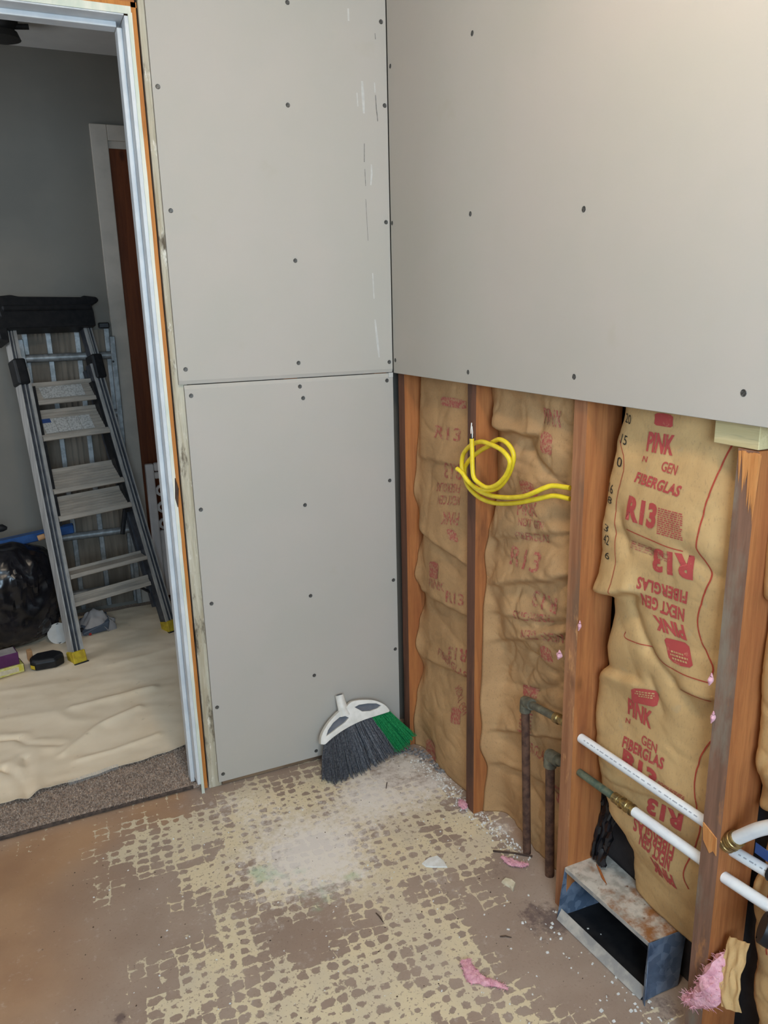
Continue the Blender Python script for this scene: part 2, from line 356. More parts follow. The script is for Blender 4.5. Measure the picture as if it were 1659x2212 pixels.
edge_s = [i * ny for i in range(nx)]; edge_n = [i * ny + ny - 1 for i in range(nx)]; edge_w = list(range(ny)); edge_e = [(nx - 1) * ny + j for j in range(ny)]
faces += [tuple(edge_s[::-1] + [nb, nb + 1]), tuple(edge_n + [nb + 2, nb + 3]), tuple(edge_w + [nb + 3, nb]), tuple(edge_e[::-1] + [nb + 1, nb + 2]), (nb, nb + 3, nb + 2, nb + 1)]
me = bpy.data.meshes.new('floor'); me.from_pydata(vl, [], faces); me.update()
va = np.array(vl)
def field(lst):
    f = np.zeros(len(va))
    for (u, v_, r, a) in lst:
        q = P(u, v_, 'z', 0); f += a * np.exp(-((va[:, 0] - q.x) ** 2 + (va[:, 1] - q.y) ** 2) / (2 * (r * .55) ** 2))
    return f
cre = np.clip(field(blobs['cream']), 0, .60) - field(blobs['nocream'])
for nm, arr in (('cream', cre), ('dust', field(blobs['dust'])), ('warm', np.clip(field(blobs['warm']), 0, .9)), ('green', field(blobs['green'])), ('dark', field(blobs['dark']))):
    at = me.attributes.new(nm, 'FLOAT', 'POINT'); at.data.foreach_set('value', arr.astype(np.float32))
fl = mesh_obj('floor', me, M['subfloor']); fl['kind'] = 'structure'

# hall floor: carpet slab
CT = .014
o = struct('floor_hall', MB().box(-2.5, .9, .037, 1.70, -.03, CT - .004), M['carpet'])
# tufts along the strip of carpet the drop cloth leaves bare
tv = MB()
for i in range(9500):
    x = rnd.uniform(-1.45, -.665); y = .036 + rnd.random() ** 1.1 * .26
    z0 = CT - .006; h = rnd.uniform(.006, .011); r = rnd.uniform(.0016, .003); a = rnd.uniform(0, 6.28); lx, ly = rnd.uniform(-.004, .004), rnd.uniform(-.006, .002)
    b = [(x + r * math.cos(a + t), y + r * math.sin(a + t), z0) for t in (0, 2.09, 4.19)]
    tv.add(b + [(x + lx + r * .6, y + ly, z0 + h), (x + lx - r * .6, y + ly, z0 + h)], [(0, 1, 3), (1, 2, 4, 3), (2, 0, 3, 4)])
o = tv.build('carpet_pile', M['carpet'], o); o['kind'] = 'stuff'
o = struct('trim_1', MB().tube([(-1.6, .036, .006), (-1.2, .033, .006), (-.95, .036, .006), (-.68, .035, .006)], .006, 6), M['carpet_dark'])

struct('ceiling', MB().box(-2.0, .14, -2.95, .1016, CEIL, CEIL + .03), M['ceil'])
struct('ceiling_hall', MB().box(-2.6, 1.0, .1017, 1.80, CEIL, CEIL + .03), M['ceil'])

DT = .0127
def screws(panel, pts, ax):
    global SCREW
    for (u, v_) in pts:
        q = P(u, v_, ax, 0)
        if ax == 'y' and q.z > CEIL - .02: continue
        o = bpy.data.objects.new('screw', SCREW[ax]); COL.objects.link(o); o.parent = panel
        o.location = q - ORG[panel.name]; ORG[o.name] = ORG[panel.name]
def screw_mesh(ax):
    m = MB(); n = 10; rings = [(.0060, .0), (.0054, -.0006), (.0046, -.0004), (.0040, -.0002), (.0014, -.0002), (.0011, -.0001)]
    vs = []
    for r, d in rings:
        for kk in range(n):
            t = 2 * math.pi * kk / n; a, b = r * math.cos(t), r * math.sin(t)
            vs.append((a, d, b) if ax == 'y' else (d, a, b))
    fs = [(i * n + kk, i * n + (kk + 1) % n, (i + 1) * n + (kk + 1) % n, (i + 1) * n + kk) for i in range(len(rings) - 1) for kk in range(n)] + [tuple((len(rings) - 1) * n + kk for kk in range(n))]
    me = bpy.data.meshes.new('screw'); me.from_pydata(vs, [], fs); me.materials.append(M['screw']); me.update(); return me
SCREW = {'y': screw_mesh('y'), 'x': screw_mesh('x')}
ZS = 1.208
def panel(name, x0, x1, y0, y1, z0, z1, parent, label, taper=None):
    """a gypsum board; taper: 'bottom' / 'top' edge of the room face is eased back"""
    return None
def board_y(name, x0, x1, z0, z1, parent, label, tb=0, tt=0):
    e = .010
    prof = [(0.0 + (.0035 if tb else 0), z0), (0.0, z0 + (e if tb else .001)), (0.0, z1 - (e if tt else .001)), (0.0 + (.0035 if tt else 0), z1), (DT, z1), (DT, z0)]
    vs = [(x, y, z) for x in (x0, x1) for (y, z) in prof]; n = len(prof)
    fs = [tuple(range(n)), tuple(range(2 * n - 1, n - 1, -1))] + [(i, (i + 1) % n, (i + 1) % n + n, i + n) for i in range(n)]
    o = MB().add(vs, fs).build(name, M['drywall'], parent); o['label'] = label; return o

# ---- left wall (with the doorway)
wl = empty('wall_left', (-.3, .05, 0), kind='structure')
up = board_y('drywall_panel', -.621, -.0015, ZS + .002, CEIL - .002, wl, 'upper drywall panel beside the doorway', tb=1)
lo_ = board_y('drywall_panel', -.608, -.0015, .02, ZS - .0005, wl, 'lower drywall panel behind the broom head', tt=1)
screws(up, [(622,227),(638,563),(645,784),(341,187),(369,455),(401,798),(823,47),(831,228),(834,480),(841,782),(621,5)], 'y')
screws(lo_, [(413,855),(434,1101),(457,1304),(469,1528),(482,1672),(648,835),(655,860),(659,1091),(671,1287),(679,1459),(836,822),(842,1038),(850,1253),(854,1402),(683,1622)], 'y')
def scuff(pts, wpx, mat, par):
    qs = [P(u, v_, 'y', -.0003) for u, v_ in pts]; vs = []
    n = len(qs)
    for i, q in enumerate(qs):
        w = wpx * .00145 * (.25 + .75 * math.sin(math.pi * (i + .5) / n)) / 2
        vs += [(q.x - w, q.y, q.z), (q.x + w, q.y, q.z)]
    MB().add(vs, [(2 * i, 2 * i + 2, 2 * i + 3, 2 * i + 1) for i in range(n - 1)]).build('scuff_mark', mat, par)
for pts, wpx, mt in [([(782,175),(784,205),(786,245)], 6, 'scuff_light'), ([(771,200),(773,230)], 3, 'scuff_light'), ([(809,178),(810,200)], 3, 'scuff_light'),
                     ([(811,205),(813,235),(816,262)], 2, 'scuff_dark'), ([(787,310),(787,350)], 1.6, 'scuff_dark'), ([(788,365),(790,402)], 1.2, 'scuff_dark'), ([(802,355),(803,375),(801,400)], 4, 'scuff_light'),
                     ([(790,430),(795,520)], 1.0, 'scuff_dark'), ([(810,72),(811,85)], 1.5, 'scuff_dark'), ([(752,18),(753,45)], 4, 'scuff_light'), ([(810,690),(815,735),(819,772)], 5, 'scuff_light'), ([(805,590),(808,645)], 3, 'scuff_light')]:
    scuff(pts, wpx, M[mt], up)
MB().box(-.016, -.002, -.0022, -.0002, 1.196, 1.209).build('torn_paper', M['scuff_light'], lo_)
# framing seen at the doorway edge and below the boards
MB().box(-.636, -.598, DT, .1016, .0, 2.138).build('stud', [M['wood_pale']], wl, bevel=.0015)['label'] = 'old white-painted stud beside the door jamb'
for x in (-.33, -.055): MB().box(x, x + .038, DT, .1016, .038, CEIL - .01).build('stud', M['wood'], wl)
MB().box(-.596, -.002, DT + .001, .1016, 0, .037).build('sole_plate', M['plate'], wl, bevel=.002)
MB().box(-2.0, -.0, .1017, .115, 0, CEIL).box(0, .9, .1017, .115, 0, CEIL)
# hall-side skin and the wall beyond / above the door
MB().box(-.660, .9, .1017, .115, 0, CEIL).build('hall_side_board', M['hall_paint'], wl)
MB().box(-2.0, -1.455, 0, .115, 0, CEIL).build('drywall_panel', M['drywall'], wl)
MB().box(-1.455, -.642, 0.0, .115, 2.14, CEIL).build('drywall_panel', M['drywall'], wl)
MB().box(-1.455, -.643, .013, .100, 2.092, 2.139).build('header', M['wood'], wl)
# ---- door frame (doorway lining with stops)
dfm = empty('trim_2', (-1.05, .055, 0), kind='structure')
JX, JT = -.671, 2.062
def wavy(pts_x, z0, z1, n, f):
    return [(f(z0 + (z1 - z0) * i / n), z0 + (z1 - z0) * i / n) for i in range(n + 1)]
def strip(name, xa, xb, ya, yb, z0, z1, mat, amp=0.0, seed=0, n=60):
    """upright board whose room edge is a little ragged"""
    vs = []; fs = []
    for i in range(n + 1):
        z = z0 + (z1 - z0) * i / n
        ra = amp * noise.noise((seed, z * 9, 0)) + amp * .6 * noise.noise((seed, z * 40, 3))
        rb = amp * noise.noise((seed + 7, z * 9, 0)) + amp * .6 * noise.noise((seed + 7, z * 40, 3))
        vs += [(xa + ra, ya, z), (xb + rb, ya, z), (xb + rb, yb, z), (xa + ra, yb, z)]
    for i in range(n):
        b = 4 * i
        for kk in range(4): fs.append((b + kk, b + (kk + 1) % 4, b + 4 + (kk + 1) % 4, b + 4 + kk))
    fs += [(3, 2, 1, 0), (4 * n, 4 * n + 1, 4 * n + 2, 4 * n + 3)]
    return MB().add(vs, fs).build(name, mat, dfm)
MB().box(JX, -.6545, 0.0, .115, .03, JT).build('jamb', M['paint'], dfm, bevel=.001)
strip('paint_ridge', JX + .0092, -.653, -.0035, -.0002, -.002 + .002, JT + .006, M['paint_old'], .0016, 2)['label'] = 'cream paint ridge along the jamb edge'
strip('bare_jamb_edge', -.6535, -.6425, .002, .10, .012, JT + .03, M['wood_jamb'], .0004, 5)['label'] = 'bare orange wood edge of the jamb'
MB().box(JX - .0125, JX, .046, .086, .016, JT - .0125).build('door_stop', M['paint'], dfm, bevel=.002, seg=2)
MB().box(-1.44, JX, 0.0, .115, JT, JT + .019).build('head_jamb', M['paint'], dfm, bevel=.001)
MB().box(-1.44, JX - .0125, .046, .086, JT - .0125, JT).build('door_stop', M['paint'], dfm, bevel=.002, seg=2)
MB().box(-1.44, -.6545, -.003, .0, JT + .003, JT + .019).build('paint_ridge', M['paint_old'], dfm)
MB().box(-1.45, -.6405, .002, .1, JT + .0191, JT + .030).build('bare_jamb_edge', M['wood_jamb'], dfm)
MB().box(-1.454, -1.44, 0, .115, .015, JT + .019).build('jamb', M['paint'], dfm)
# strike plate recess, low on the jamb
q = P(377, 1075, 'y', -.004)
MB().tube([(-.6535, -.0042, .885), (-.6545, -.0042, .91), (-.652, -.0042, .935), (-.654, -.0042, .965)], [.001, .0045, .005, .001], 6).build('strike_notch', M['chip_dark'], dfm)

# ---- right wall: board above, open framing below
wr = empty('wall_right', (.05, -1.2, 0), kind='structure')
def board_x(name, y0, y1, z0, z1, label):
    o = MB().box(0, DT, y0, y1, z0, z1).build(name, M['drywall'], wr, bevel=.0008); o['label'] = label; return o
bx = board_x('drywall_panel', -2.42, -.003, ZS, CEIL - .002, 'large drywall panel hung above the open studs')
screws(bx, [(1020,72),(1016,462),(1261,452),(1011,804),(1240,814),(1606,849),(843,143),(847,482),(854,778)], 'x')
MB().box(0, DT, -2.93, -2.425, 0, CEIL).build('drywall_panel', M['drywall'], wr)
def stud(y0, y1, front, z1=2.40, lab=None, twist=0):
    m = MB(); n = 24; vs = []; fs = []
    for i in range(n + 1):
        z = z1 * i / n; j = .0012 * noise.noise((y0 * 9, z * 3, 1)); j2 = .0012 * noise.noise((y0 * 9, z * 3, 5))
        vs += [(DT + .0005, y0 + j, z), (DT + .0005, y1 + j2, z), (.1016, y1 + j2, z), (.1016, y0 + j, z)]
    for i in range(n):
        b = 4 * i
        for kk in range(4): fs.append((b + kk, b + (kk + 1) % 4, b + 4 + (kk + 1) % 4, b + 4 + kk))
    fs += [(3, 2, 1, 0), (4 * n, 4 * n + 1, 4 * n + 2, 4 * n + 3)]
    m.add(vs, fs); m.m = [1 if (i < 4 * n and i % 4 == 0) else 0 for i in range(len(fs))]
    o = m.build('stud', [M['wood'], front], wr)
    if lab: o['label'] = lab
    return o
stud(-.046, -.0065, M['wood_front_dark'], lab='orange wood stud in the room corner')
stud(-.446, -.406, M['wood_front_dark'], lab='stud with dark stained front behind the yellow cable loop')
s3 = stud(-.8645, -.825, M['wood_front_worn'], lab='worn stud the yellow cable enters')
s4 = stud(-1.268, -1.229, M['wood_front_grey'], 1.168, 'grey fronted stud with a split top under the wood block')
stud(-1.675, -1.635, M['wood_front_dark'])
stud(-2.08, -2.04, M['wood_front_dark'])
# split, splintered top of the grey stud
for i in range(15):
    y = rnd.uniform(-1.266, -1.232); h = rnd.uniform(.03, .11); zt = 1.166 - rnd.random() * .004; w = rnd.uniform(.002, .006)
    MB().add([(DT - .0015, y - w, zt), (DT - .0015, y + w, zt), (DT - .0002, y + rnd.uniform(-.004, .004), zt - h), (DT + .004, y - w, zt), (DT + .004, y + w, zt)], [(0, 1, 2), (0, 3, 4, 1), (0, 2, 3), (1, 4, 2), (3, 2, 4)]).build('splinter', M['wood_raw'], s4)
MB().add([(DT - .002, -1.231, .494), (DT - .002, -1.262, .481), (DT - .001, -1.264, .447), (DT - .001, -1.257, .452), (DT - .0015, -1.250, .443), (DT - .001, -1.234, .460),
          (DT + .003, -1.231, .494), (DT + .003, -1.262, .481), (DT + .003, -1.264, .447), (DT + .003, -1.257, .452), (DT + .003, -1.250, .443), (DT + .003, -1.234, .460)],
         [(0, 1, 2, 3, 4, 5)] + [(i, (i + 1) % 6, (i + 1) % 6 + 6, i + 6) for i in range(6)]).build('torn_wood', M['wood_raw'], s4)
MB().box(.127, .14, -2.93, .115, -.03, CEIL).build('sheathing', M['sheathing'], wr)
MB().box(.1017, .127, -.02, .115, -.03, CEIL).build('corner_post', M['wood'], wr)
# treated block under the board
tb = MB().box(.0135, .046, -1.266, -1.180, 1.1695, 1.2065).build('wood_block', M['wood_treated'], None, bevel=.001)
tag(tb, 'pale greenish lumber block wedged under the upper drywall panel', 'block')

# ---- unseen sides that close the room
wf = empty('wall_front', (-.9, -2.95, 0), kind='structure')
b = MB()
b.box(-2.0, -1.5, -2.97, -2.95, 0, CEIL).box(-.5, .14, -2.97, -2.95, 0, CEIL).box(-1.5, -.5, -2.97, -2.95, 0, 1.0).box(-1.5, -.5, -2.97, -2.95, 2.0, CEIL)
b.build('drywall_panel', M['drywall'], wf)
wn = empty('window_1', (-1.0, -2.95, 1.0), kind='structure')
MB().box(-1.52, -1.5, -2.97, -2.94, .98, 2.02).box(-.5, -.48, -2.97, -2.94, .98, 2.02).box(-1.5, -.5, -2.97, -2.94, .98, 1.0).box(-1.5, -.5, -2.97, -2.94, 2.0, 2.02).build('window_frame', M['paint'], wn)
struct('wall_side', MB().box(-2.02, -2.0, -2.95, .115, 0, CEIL), M['drywall'])
# ---- hall walls
YF = 1.70
struct('wall_far', MB().box(-2.6, 1.0, YF, YF + .1, -.02, CEIL), M['hall_paint'])
struct('wall_hall_right', MB().box(.9, 1.0, .115, YF, -.02, CEIL), M['hall_paint'])
b = MB(); b.box(-2.6, -2.5, .115, YF, -.02, .95).box(-2.6, -2.5, .115, YF, 1.75, CEIL).box(-2.6, -2.5, .115, .35, .95, 1.75).box(-2.6, -2.5, 1.45, YF, .95, 1.75)
struct('wall_hall_left', b, M['hall_paint'])
# brown door with painted casing in the hall's far wall
dr = empty('door_1', (-.15, YF, CT), kind='structure')
MB().box(-.535, .225, YF - .004, YF - .0005, CT, 2.10).build('door_leaf', M['door'], dr)
def casing(x0, x1, z0, z1):
    m = MB().box(x0, x1, YF - .018, YF - .0005, z0, z1)
    return m.build('casing', M['hall_trim'], dr, bevel=.003, seg=2)
casing(-.605, -.535, CT, 2.178); casing(.225, .295, CT, 2.178); casing(-.5349, .2249, 2.115, 2.178)
MB().box(-.5349, .2249, YF - .010, YF - .0045, 2.085, 2.1145).build('stop', M['hall_trim'], dr)

# ------------------------------------------------------------------ ceiling lamp (the room's own warm light; it hangs out of view)
LX, LY = -.56, -1.40
lt = empty('ceiling_lamp', (LX, LY, CEIL), 'white glass ceiling lamp above the bathroom floor', 'lamp')
MB().tube([(LX, LY, CEIL - .001), (LX, LY, CEIL - .03)], .075, 24).build('lamp_base', M['paint'], lt, smooth=True)
gl = MB(); rings = [(.03, .028), (.07, .036), (.095, .06), (.098, .085), (.08, .115), (.045, .135), (.01, .142)]; n = 24
gl.add([(LX + r * math.cos(2 * math.pi * i / n), LY + r * math.sin(2 * math.pi * i / n), CEIL - d) for r, d in rings for i in range(n)],
       [(a * n + i, a * n + (i + 1) % n, (a + 1) * n + (i + 1) % n, (a + 1) * n + i) for a in range(len(rings) - 1) for i in range(n)] + [tuple(6 * n + i for i in range(n))])
gl.build('globe', M['lamp'], lt, smooth=True)

# ------------------------------------------------------------------ insulation batts
def lerp(a, b, t): return a + (b - a) * t
def interp(tab, z):
    """tab: list of (z, value), any order"""
    t = sorted(tab)
    if z <= t[0][0]: return t[0][1]
    for (a, va_), (b, vb) in zip(t, t[1:]):
        if z <= b:
            s = (z - a) / (b - a + 1e-9); s = s * s * (3 - 2 * s); return lerp(va_, vb, s)
    return t[-1][1]
class Batt:
    def __init__(s, yl, yr, z0, z1, depth, puff, edge=None, free=None, folds=(), creases=(), seed=0, mat='kraft', rough=1.0):
        """yl/yr far and near side; edge: (z, x) where the facing meets the far stud; free: (z, y) loose far edge"""
        s.yl, s.yr, s.z0, s.z1, s.depth, s.puff, s.edge, s.free, s.seed, s.mat, s.rough = yl, yr, z0, z1, depth, puff, edge, free, seed, mat, rough
        s.folds = folds; s.creases = creases
    def YL(s, z): return interp(s.free, z) if s.free else s.yl
    def X(s, y, z):
        yl = s.YL(z); wdt = yl - s.yr; t = min(max((yl - y) / wdt, 0), 1)
        e0 = max(yl - y, 0); e1 = max(y - s.yr, 0)
        d = interp(s.depth, z); p = interp(s.puff, z)
        sd = s.seed * 13.7
        x = d - p * math.sin(math.pi * t) ** .6 * (1 + .5 * noise.noise((sd, z * 4.5, 0)))
        x += s.rough * (.009 * noise.noise((y * 6 + sd, z * 7, .3)) + .0045 * noise.noise((y * 17, z * 15 + sd, 1.7)))
        rg = 1 - abs(noise.noise((y * 9 + 2.2 * z + sd, z * 11, 4.4))) * 2.2
        x += s.rough * .006 * max(0, rg - .55)
        rg = 1 - abs(noise.noise((y * 16 - 6 * z, z * 23 + sd, 8.1))) * 2.4
        x += s.rough * .0035 * max(0, rg - .6)
        for (ya, za, yb, zb, amp, dec) in s.folds:      # facing bulges above the line and drops in below it
            lo, hi = min(ya, yb), max(ya, yb)
            q = (y - ya) / (yb - ya + 1e-9); qc = min(max(q, 0), 1)
            zl = za + (zb - za) * q + .006 * noise.noise((y * 20, za * 9, 2)); fade = math.exp(-(max(0, lo - y, y - hi) / .03) ** 2)
            g = z - zl
            sm = .5 + .5 * math.tanh(g / .006)
            x += fade * amp * (-sm * math.exp(-max(g, 0) / dec) + (1 - sm) * math.exp(min(g, 0) / (dec * .8)) * .8)
        for (ya, za, yb, zb, amp, wd) in s.creases:
            dx, dz = yb - ya, zb - za; L2 = dx * dx + dz * dz; q = min(max(((y - ya) * dx + (z - za) * dz) / L2, 0), 1)
            dist = math.hypot(y - ya - q * dx, z - za - q * dz); x += amp * math.exp(-(dist / wd) ** 1.3)
        if s.edge is not None:
            xe = interp(s.edge, z); w0 = math.exp(-(e0 / .022) ** 1.5); x = lerp(x, xe, w0)
        elif s.free is not None:
            x += .035 * math.exp(-(e0 / .012) ** 1.2)
        x += .03 * math.exp(-(e1 / .015) ** 1.2)
        return min(max(x, .004 if s.edge is None else .016), .121)
    def build(s, label, group='kraft faced insulation batts between the studs'):
        ny_ = int((s.yl - s.yr) / .0045); nz = int((s.z1 - s.z0) / .0045); vs = []
        for j in range(nz + 1):
            z = lerp(s.z0, s.z1, j / nz); yl = s.YL(z)
            for i in range(ny_ + 1):
                y = lerp(yl, s.yr, i / ny_); vs.append((s.X(y, z), y, z))
        r = ny_ + 1
        fs = [(j * r + i, j * r + i + 1, (j + 1) * r + i + 1, (j + 1) * r + i) for j in range(nz) for i in range(ny_)]
        # back sheet and rim
        nb_ = len(vs)
        rim = [i for i in range(ny_ + 1)] + [j * r + ny_ for j in range(1, nz + 1)] + [nz * r + i for i in range(ny_ - 1, -1, -1)] + [j * r for j in range(nz - 1, 0, -1)]
        for q in rim: vs.append((.1255, vs[q][1], vs[q][2]))
        nr = len(rim)
        fs += [(rim[i], nb_ + i, nb_ + (i + 1) % nr, rim[(i + 1) % nr]) for i in range(nr)] + [tuple(range(nb_, nb_ + nr))]
        me = bpy.data.meshes.new('insulation_batt'); me.from_pydata(vs, [], fs); me.update()
        o = mesh_obj('insulation_batt', me, M[s.mat], None, True)
        s.o = tag(o, label, 'insulation', group); return o
def PX(u, v, x=.04):
    q = P(u, v, 'x', x); return q.y, q.z
def edge_from(pts, y): return [(q.z, q.x) for q in (P(u, v, 'y', y) for u, v in pts)]
def line(pa, pb, *a, x=.045):
    ya, za = PX(*pa, x); yb, zb = PX(*pb, x); return (ya, za, yb, zb) + a

b1 = Batt(-.0475, -.405, .0, 1.32, [(0, .056), (.3, .058), (.7, .056), (1.3, .058)], [(0, .02), (1.3, .02)],
          edge=edge_from([(910,840),(905,900),(899,1000),(893,1060),(905,1105),(918,1140),(902,1200),(895,1240),(920,1290),(905,1345),(897,1390),(915,1440),(900,1500),(893,1560),(896,1600)], -.0475),
          folds=[line((905,1140), (1000,1210), .012, .06), line((900,1270), (1005,1330), .012, .06), line((905,1420), (1000,1460), .009, .05), line((900, 985), (1000, 1010), .006, .05)],
          creases=[line((930,1150), (1000,1250), .004, .012), line((925,1310), (1003,1400), .005, .014)], seed=1, mat='kraft2', rough=.8)
b1.build('tan kraft insulation batt in the bay next to the room corner')
b2 = Batt(-.4475, -.824, .0, 1.32, [(0, .092), (.3, .094), (.5, .088), (.7, .062), (1.3, .058)], [(0, .012), (.45, .012), (.7, .022), (1.3, .024)],
          edge=edge_from([(1062,840),(1068,900),(1078,940),(1075,990),(1075,1040),(1072,1090),(1055,1150),(1046,1200),(1050,1250),(1043,1320),(1042,1370),(1040,1450),(1036,1520),(1040,1570),(1036,1610),(1052,1660),(1045,1720),(1042,1760)], -.4475),
          folds=[line((1060,925), (1150,940), .022, .05), line((1050,1265), (1225,1250), .014, .07), line((1045,1390), (1215,1375), .013, .05), line((1045,1580), (1200,1610), .015, .05), line((1055,1655), (1190,1730), .014, .05), line((1060,1165), (1220,1150), .008, .05), line((1050, 1325), (1215, 1345), .008, .03)],
          creases=[line((1140,960), (1210,1050), .010, .012), line((1100,990), (1180,1020), .006, .01), line((1110,1400), (1180,1460), .010, .014), line((1150,1400), (1110,1470), .008, .012), line((1060,1480), (1130,1500), .006, .01), line((1130,1500), (1200,1480), .008, .012), line((1090,1690), (1150,1760), .008, .014), line((1160,1350), (1215,1340), .008, .012)],
          seed=2, mat='kraft2', rough=1.7)
b2.build('crumpled tan kraft insulation batt behind the two rusty upright pipes')
free3 = [(q.z, q.y) for q in (P(u, v, 'x', .055) for u, v in [(1342,880),(1325,960),(1308,1060),(1297,1150),(1289,1230),(1282,1265),(1300,1285),(1306,1320),(1292,1400),(1290,1430),(1276,1462),(1268,1520),(1266,1600),(1272,1680),(1288,1740),(1318,1800),(1326,1830)])]
b3 = Batt(-.866, -1.2275, .135, 1.32, [(.13, .105), (.2, .095), (.3, .072), (.55, .066), (.75, .058), (1.0, .046), (1.3, .052)], [(.1, .010), (.5, .012), (.8, .022), (1.3, .02)], free=free3,
          folds=[line((1290,1285), (1362,1282), .026, .05), line((1275,1445), (1360,1470), -.012, .05), line((1480,1500), (1545,1520), .008, .04), line((1300,1690), (1490,1760), .006, .05)],
          creases=[line((1362,1300), (1400,1400), .009, .014), line((1400,1400), (1450,1475), .008, .014), line((1450,1475), (1500,1545), .007, .02), line((1350,1120), (1370,1190), .009, .016), line((1340,1150), (1420,1190), .006, .012), line((1400,1470), (1425,1540), .007, .014),
                   line((1490,1185), (1560,1245), .008, .02), line((1390,1060), (1350,1100), .004, .02)], seed=3, rough=.6)
b3.build('smooth tan insulation batt with bold red print behind the white pipes')
free4 = [(q.z, q.y) for q in (P(u, v, 'x', .05) for u, v in [(1659,960),(1640,1100),(1626,1250),(1622,1400),(1612,1560),(1600,1690),(1598,1760),(1605,1800),(1600,1880),(1582,1920),(1570,1960),(1578,2020),(1590,2080),(1585,2150),(1600,2200)])]
b4 = Batt(-1.2695, -1.634, .0, 1.32, [(0, .07), (.34, .085), (.56, .085), (.64, .06), (1.3, .05)], [(0, .02), (.4, .01), (1.3, .02)], free=free4,
          folds=[line((1600,1755), (1659,1780), .02, .05), line((1590, 1960), (1659, 2000), .012, .05), line((1600,1290), (1659,1300), .01, .05)], creases=[line((1610,1890), (1600,1990), .01, .012), line((1600,1990), (1659,2060), .01, .02)], seed=4, rough=1.2)
b4.build('tan kraft insulation batt at the right edge with a torn flap')

# ---- red print on the facings: real lettering laid on the paper
TXT = {}
def text_polys(body, bold):
    key = (body, bold)
    if key in TXT: return TXT[key]
    cu = bpy.data.curves.new('lettering', 'FONT'); cu.body = body; cu.size = 1; cu.offset = bold; cu.resolution_u = 3
    cu.space_character = 1.08 if len(body) > 4 else 1.0
    ob = bpy.data.objects.new('lettering', cu); COL.objects.link(ob)
    dg = bpy.context.evaluated_depsgraph_get(); dg.update()
    me = bpy.data.meshes.new_from_object(ob.evaluated_get(dg))
    co = np.array([v.co[:2] for v in me.vertices]); fs = [tuple(p.vertices) for p in me.polygons]
    bpy.data.objects.remove(ob); bpy.data.curves.remove(cu); bpy.data.meshes.remove(me)
    lo, hi = co.min(0), co.max(0); co = (co - lo) / (hi - lo); TXT[key] = (co, fs); return TXT[key]
def drape(batt, name, co2, fs, A, B, C, mat, off=.0011, cell=.012, lab=None):
    """co2 in the unit square -> A + a(B-A) + b(C-A) in (y, z) -> on the facing"""
    A, B, C = (np.array(q) for q in (A, B, C))
    yz = A + np.outer(co2[:, 0], B - A) + np.outer(co2[:, 1], C - A)
    bm = bmesh.new(); vv = [bm.verts.new((0, a, b)) for a, b in yz]
    for f in fs:
        try: bm.faces.new([vv[i] for i in f])
        except ValueError: pass
    lo, hi = yz.min(0), yz.max(0)
    for ax in (0, 1):
        nrm = (0, 1, 0) if ax == 0 else (0, 0, 1)
        for kk in range(1, int((hi[ax] - lo[ax]) / cell) + 1):
            pc = [0, 0, 0]; pc[1 + ax] = lo[ax] + kk * cell
            bmesh.ops.bisect_plane(bm, geom=list(bm.verts) + list(bm.edges) + list(bm.faces), plane_co=pc, plane_no=nrm, dist=1e-6)
    for v_ in bm.verts: v_.co.x = batt.X(v_.co.y, v_.co.z) - off
    bmesh.ops.recalc_face_normals(bm, faces=bm.faces)
    me = bpy.data.meshes.new(name); bm.to_mesh(me); bm.free()
    if not len(me.vertices): return None
    o = mesh_obj(name, me, mat, batt.o, True)
    if lab: o['label'] = lab
    return o
def ptext(batt, body, bl, br, tl, mat='ink', bold=.012, x=.035):
    co, fs = text_polys(body, bold); return drape(batt, 'printed_lettering', co, fs, PX(*bl, x), PX(*br, x), PX(*tl, x), M[mat])
def pblock(batt, bl, br, tl, rows, mat='ink', x=.035, fill=.55, seed=0):
    """a paragraph of print too small to read: short dashes in rows"""
    rr = random.Random(seed); co = []; fs = []
    for i in range(rows):
        a = 0.0; y0 = 1 - (i + 1) / rows; y1 = y0 + fill / rows
        while a < .96:
            w = min(rr.uniform(.05, .16), 1 - a); b0 = len(co)
            co += [(a, y0), (a + w, y0), (a + w, y1), (a, y1)]; fs.append((b0, b0 + 1, b0 + 2, b0 + 3)); a += w + rr.uniform(.02, .05)
    return drape(batt, 'printed_paragraph', np.array(co), fs, PX(*bl, x), PX(*br, x), PX(*tl, x), M[mat])
def pemblem(batt, bl, br, tl, mat='ink', x=.035, stripes=True):
    co = [(.0, .12), (.12, .0), (.88, .0), (1, .12), (1, .82), (.86, .95), (.5, 1.0), (.14, .95), (0, .82)]
    o = drape(batt, 'printed_emblem', np.array(co), [tuple(range(len(co)))], PX(*bl, x), PX(*br, x), PX(*tl, x), M[mat])
    if stripes:
        cs = []; f2 = []; rr = random.Random(5)
        for (y0, a0, a1) in ((.74, .2, .8), (.60, .15, .85), (.47, .3, .8)):
            a = a0
            while a < a1:
                w = rr.uniform(.04, .09); b0 = len(cs); cs += [(a, y0), (a + w, y0), (a + w, y0 + .075), (a, y0 + .075)]; f2.append((b0, b0 + 1, b0 + 2, b0 + 3)); a += w + .03
        drape(batt, 'printed_paragraph', np.array(cs), f2, PX(*bl, x), PX(*br, x), PX(*tl, x), M['kraft'], off=.0019)
    return o
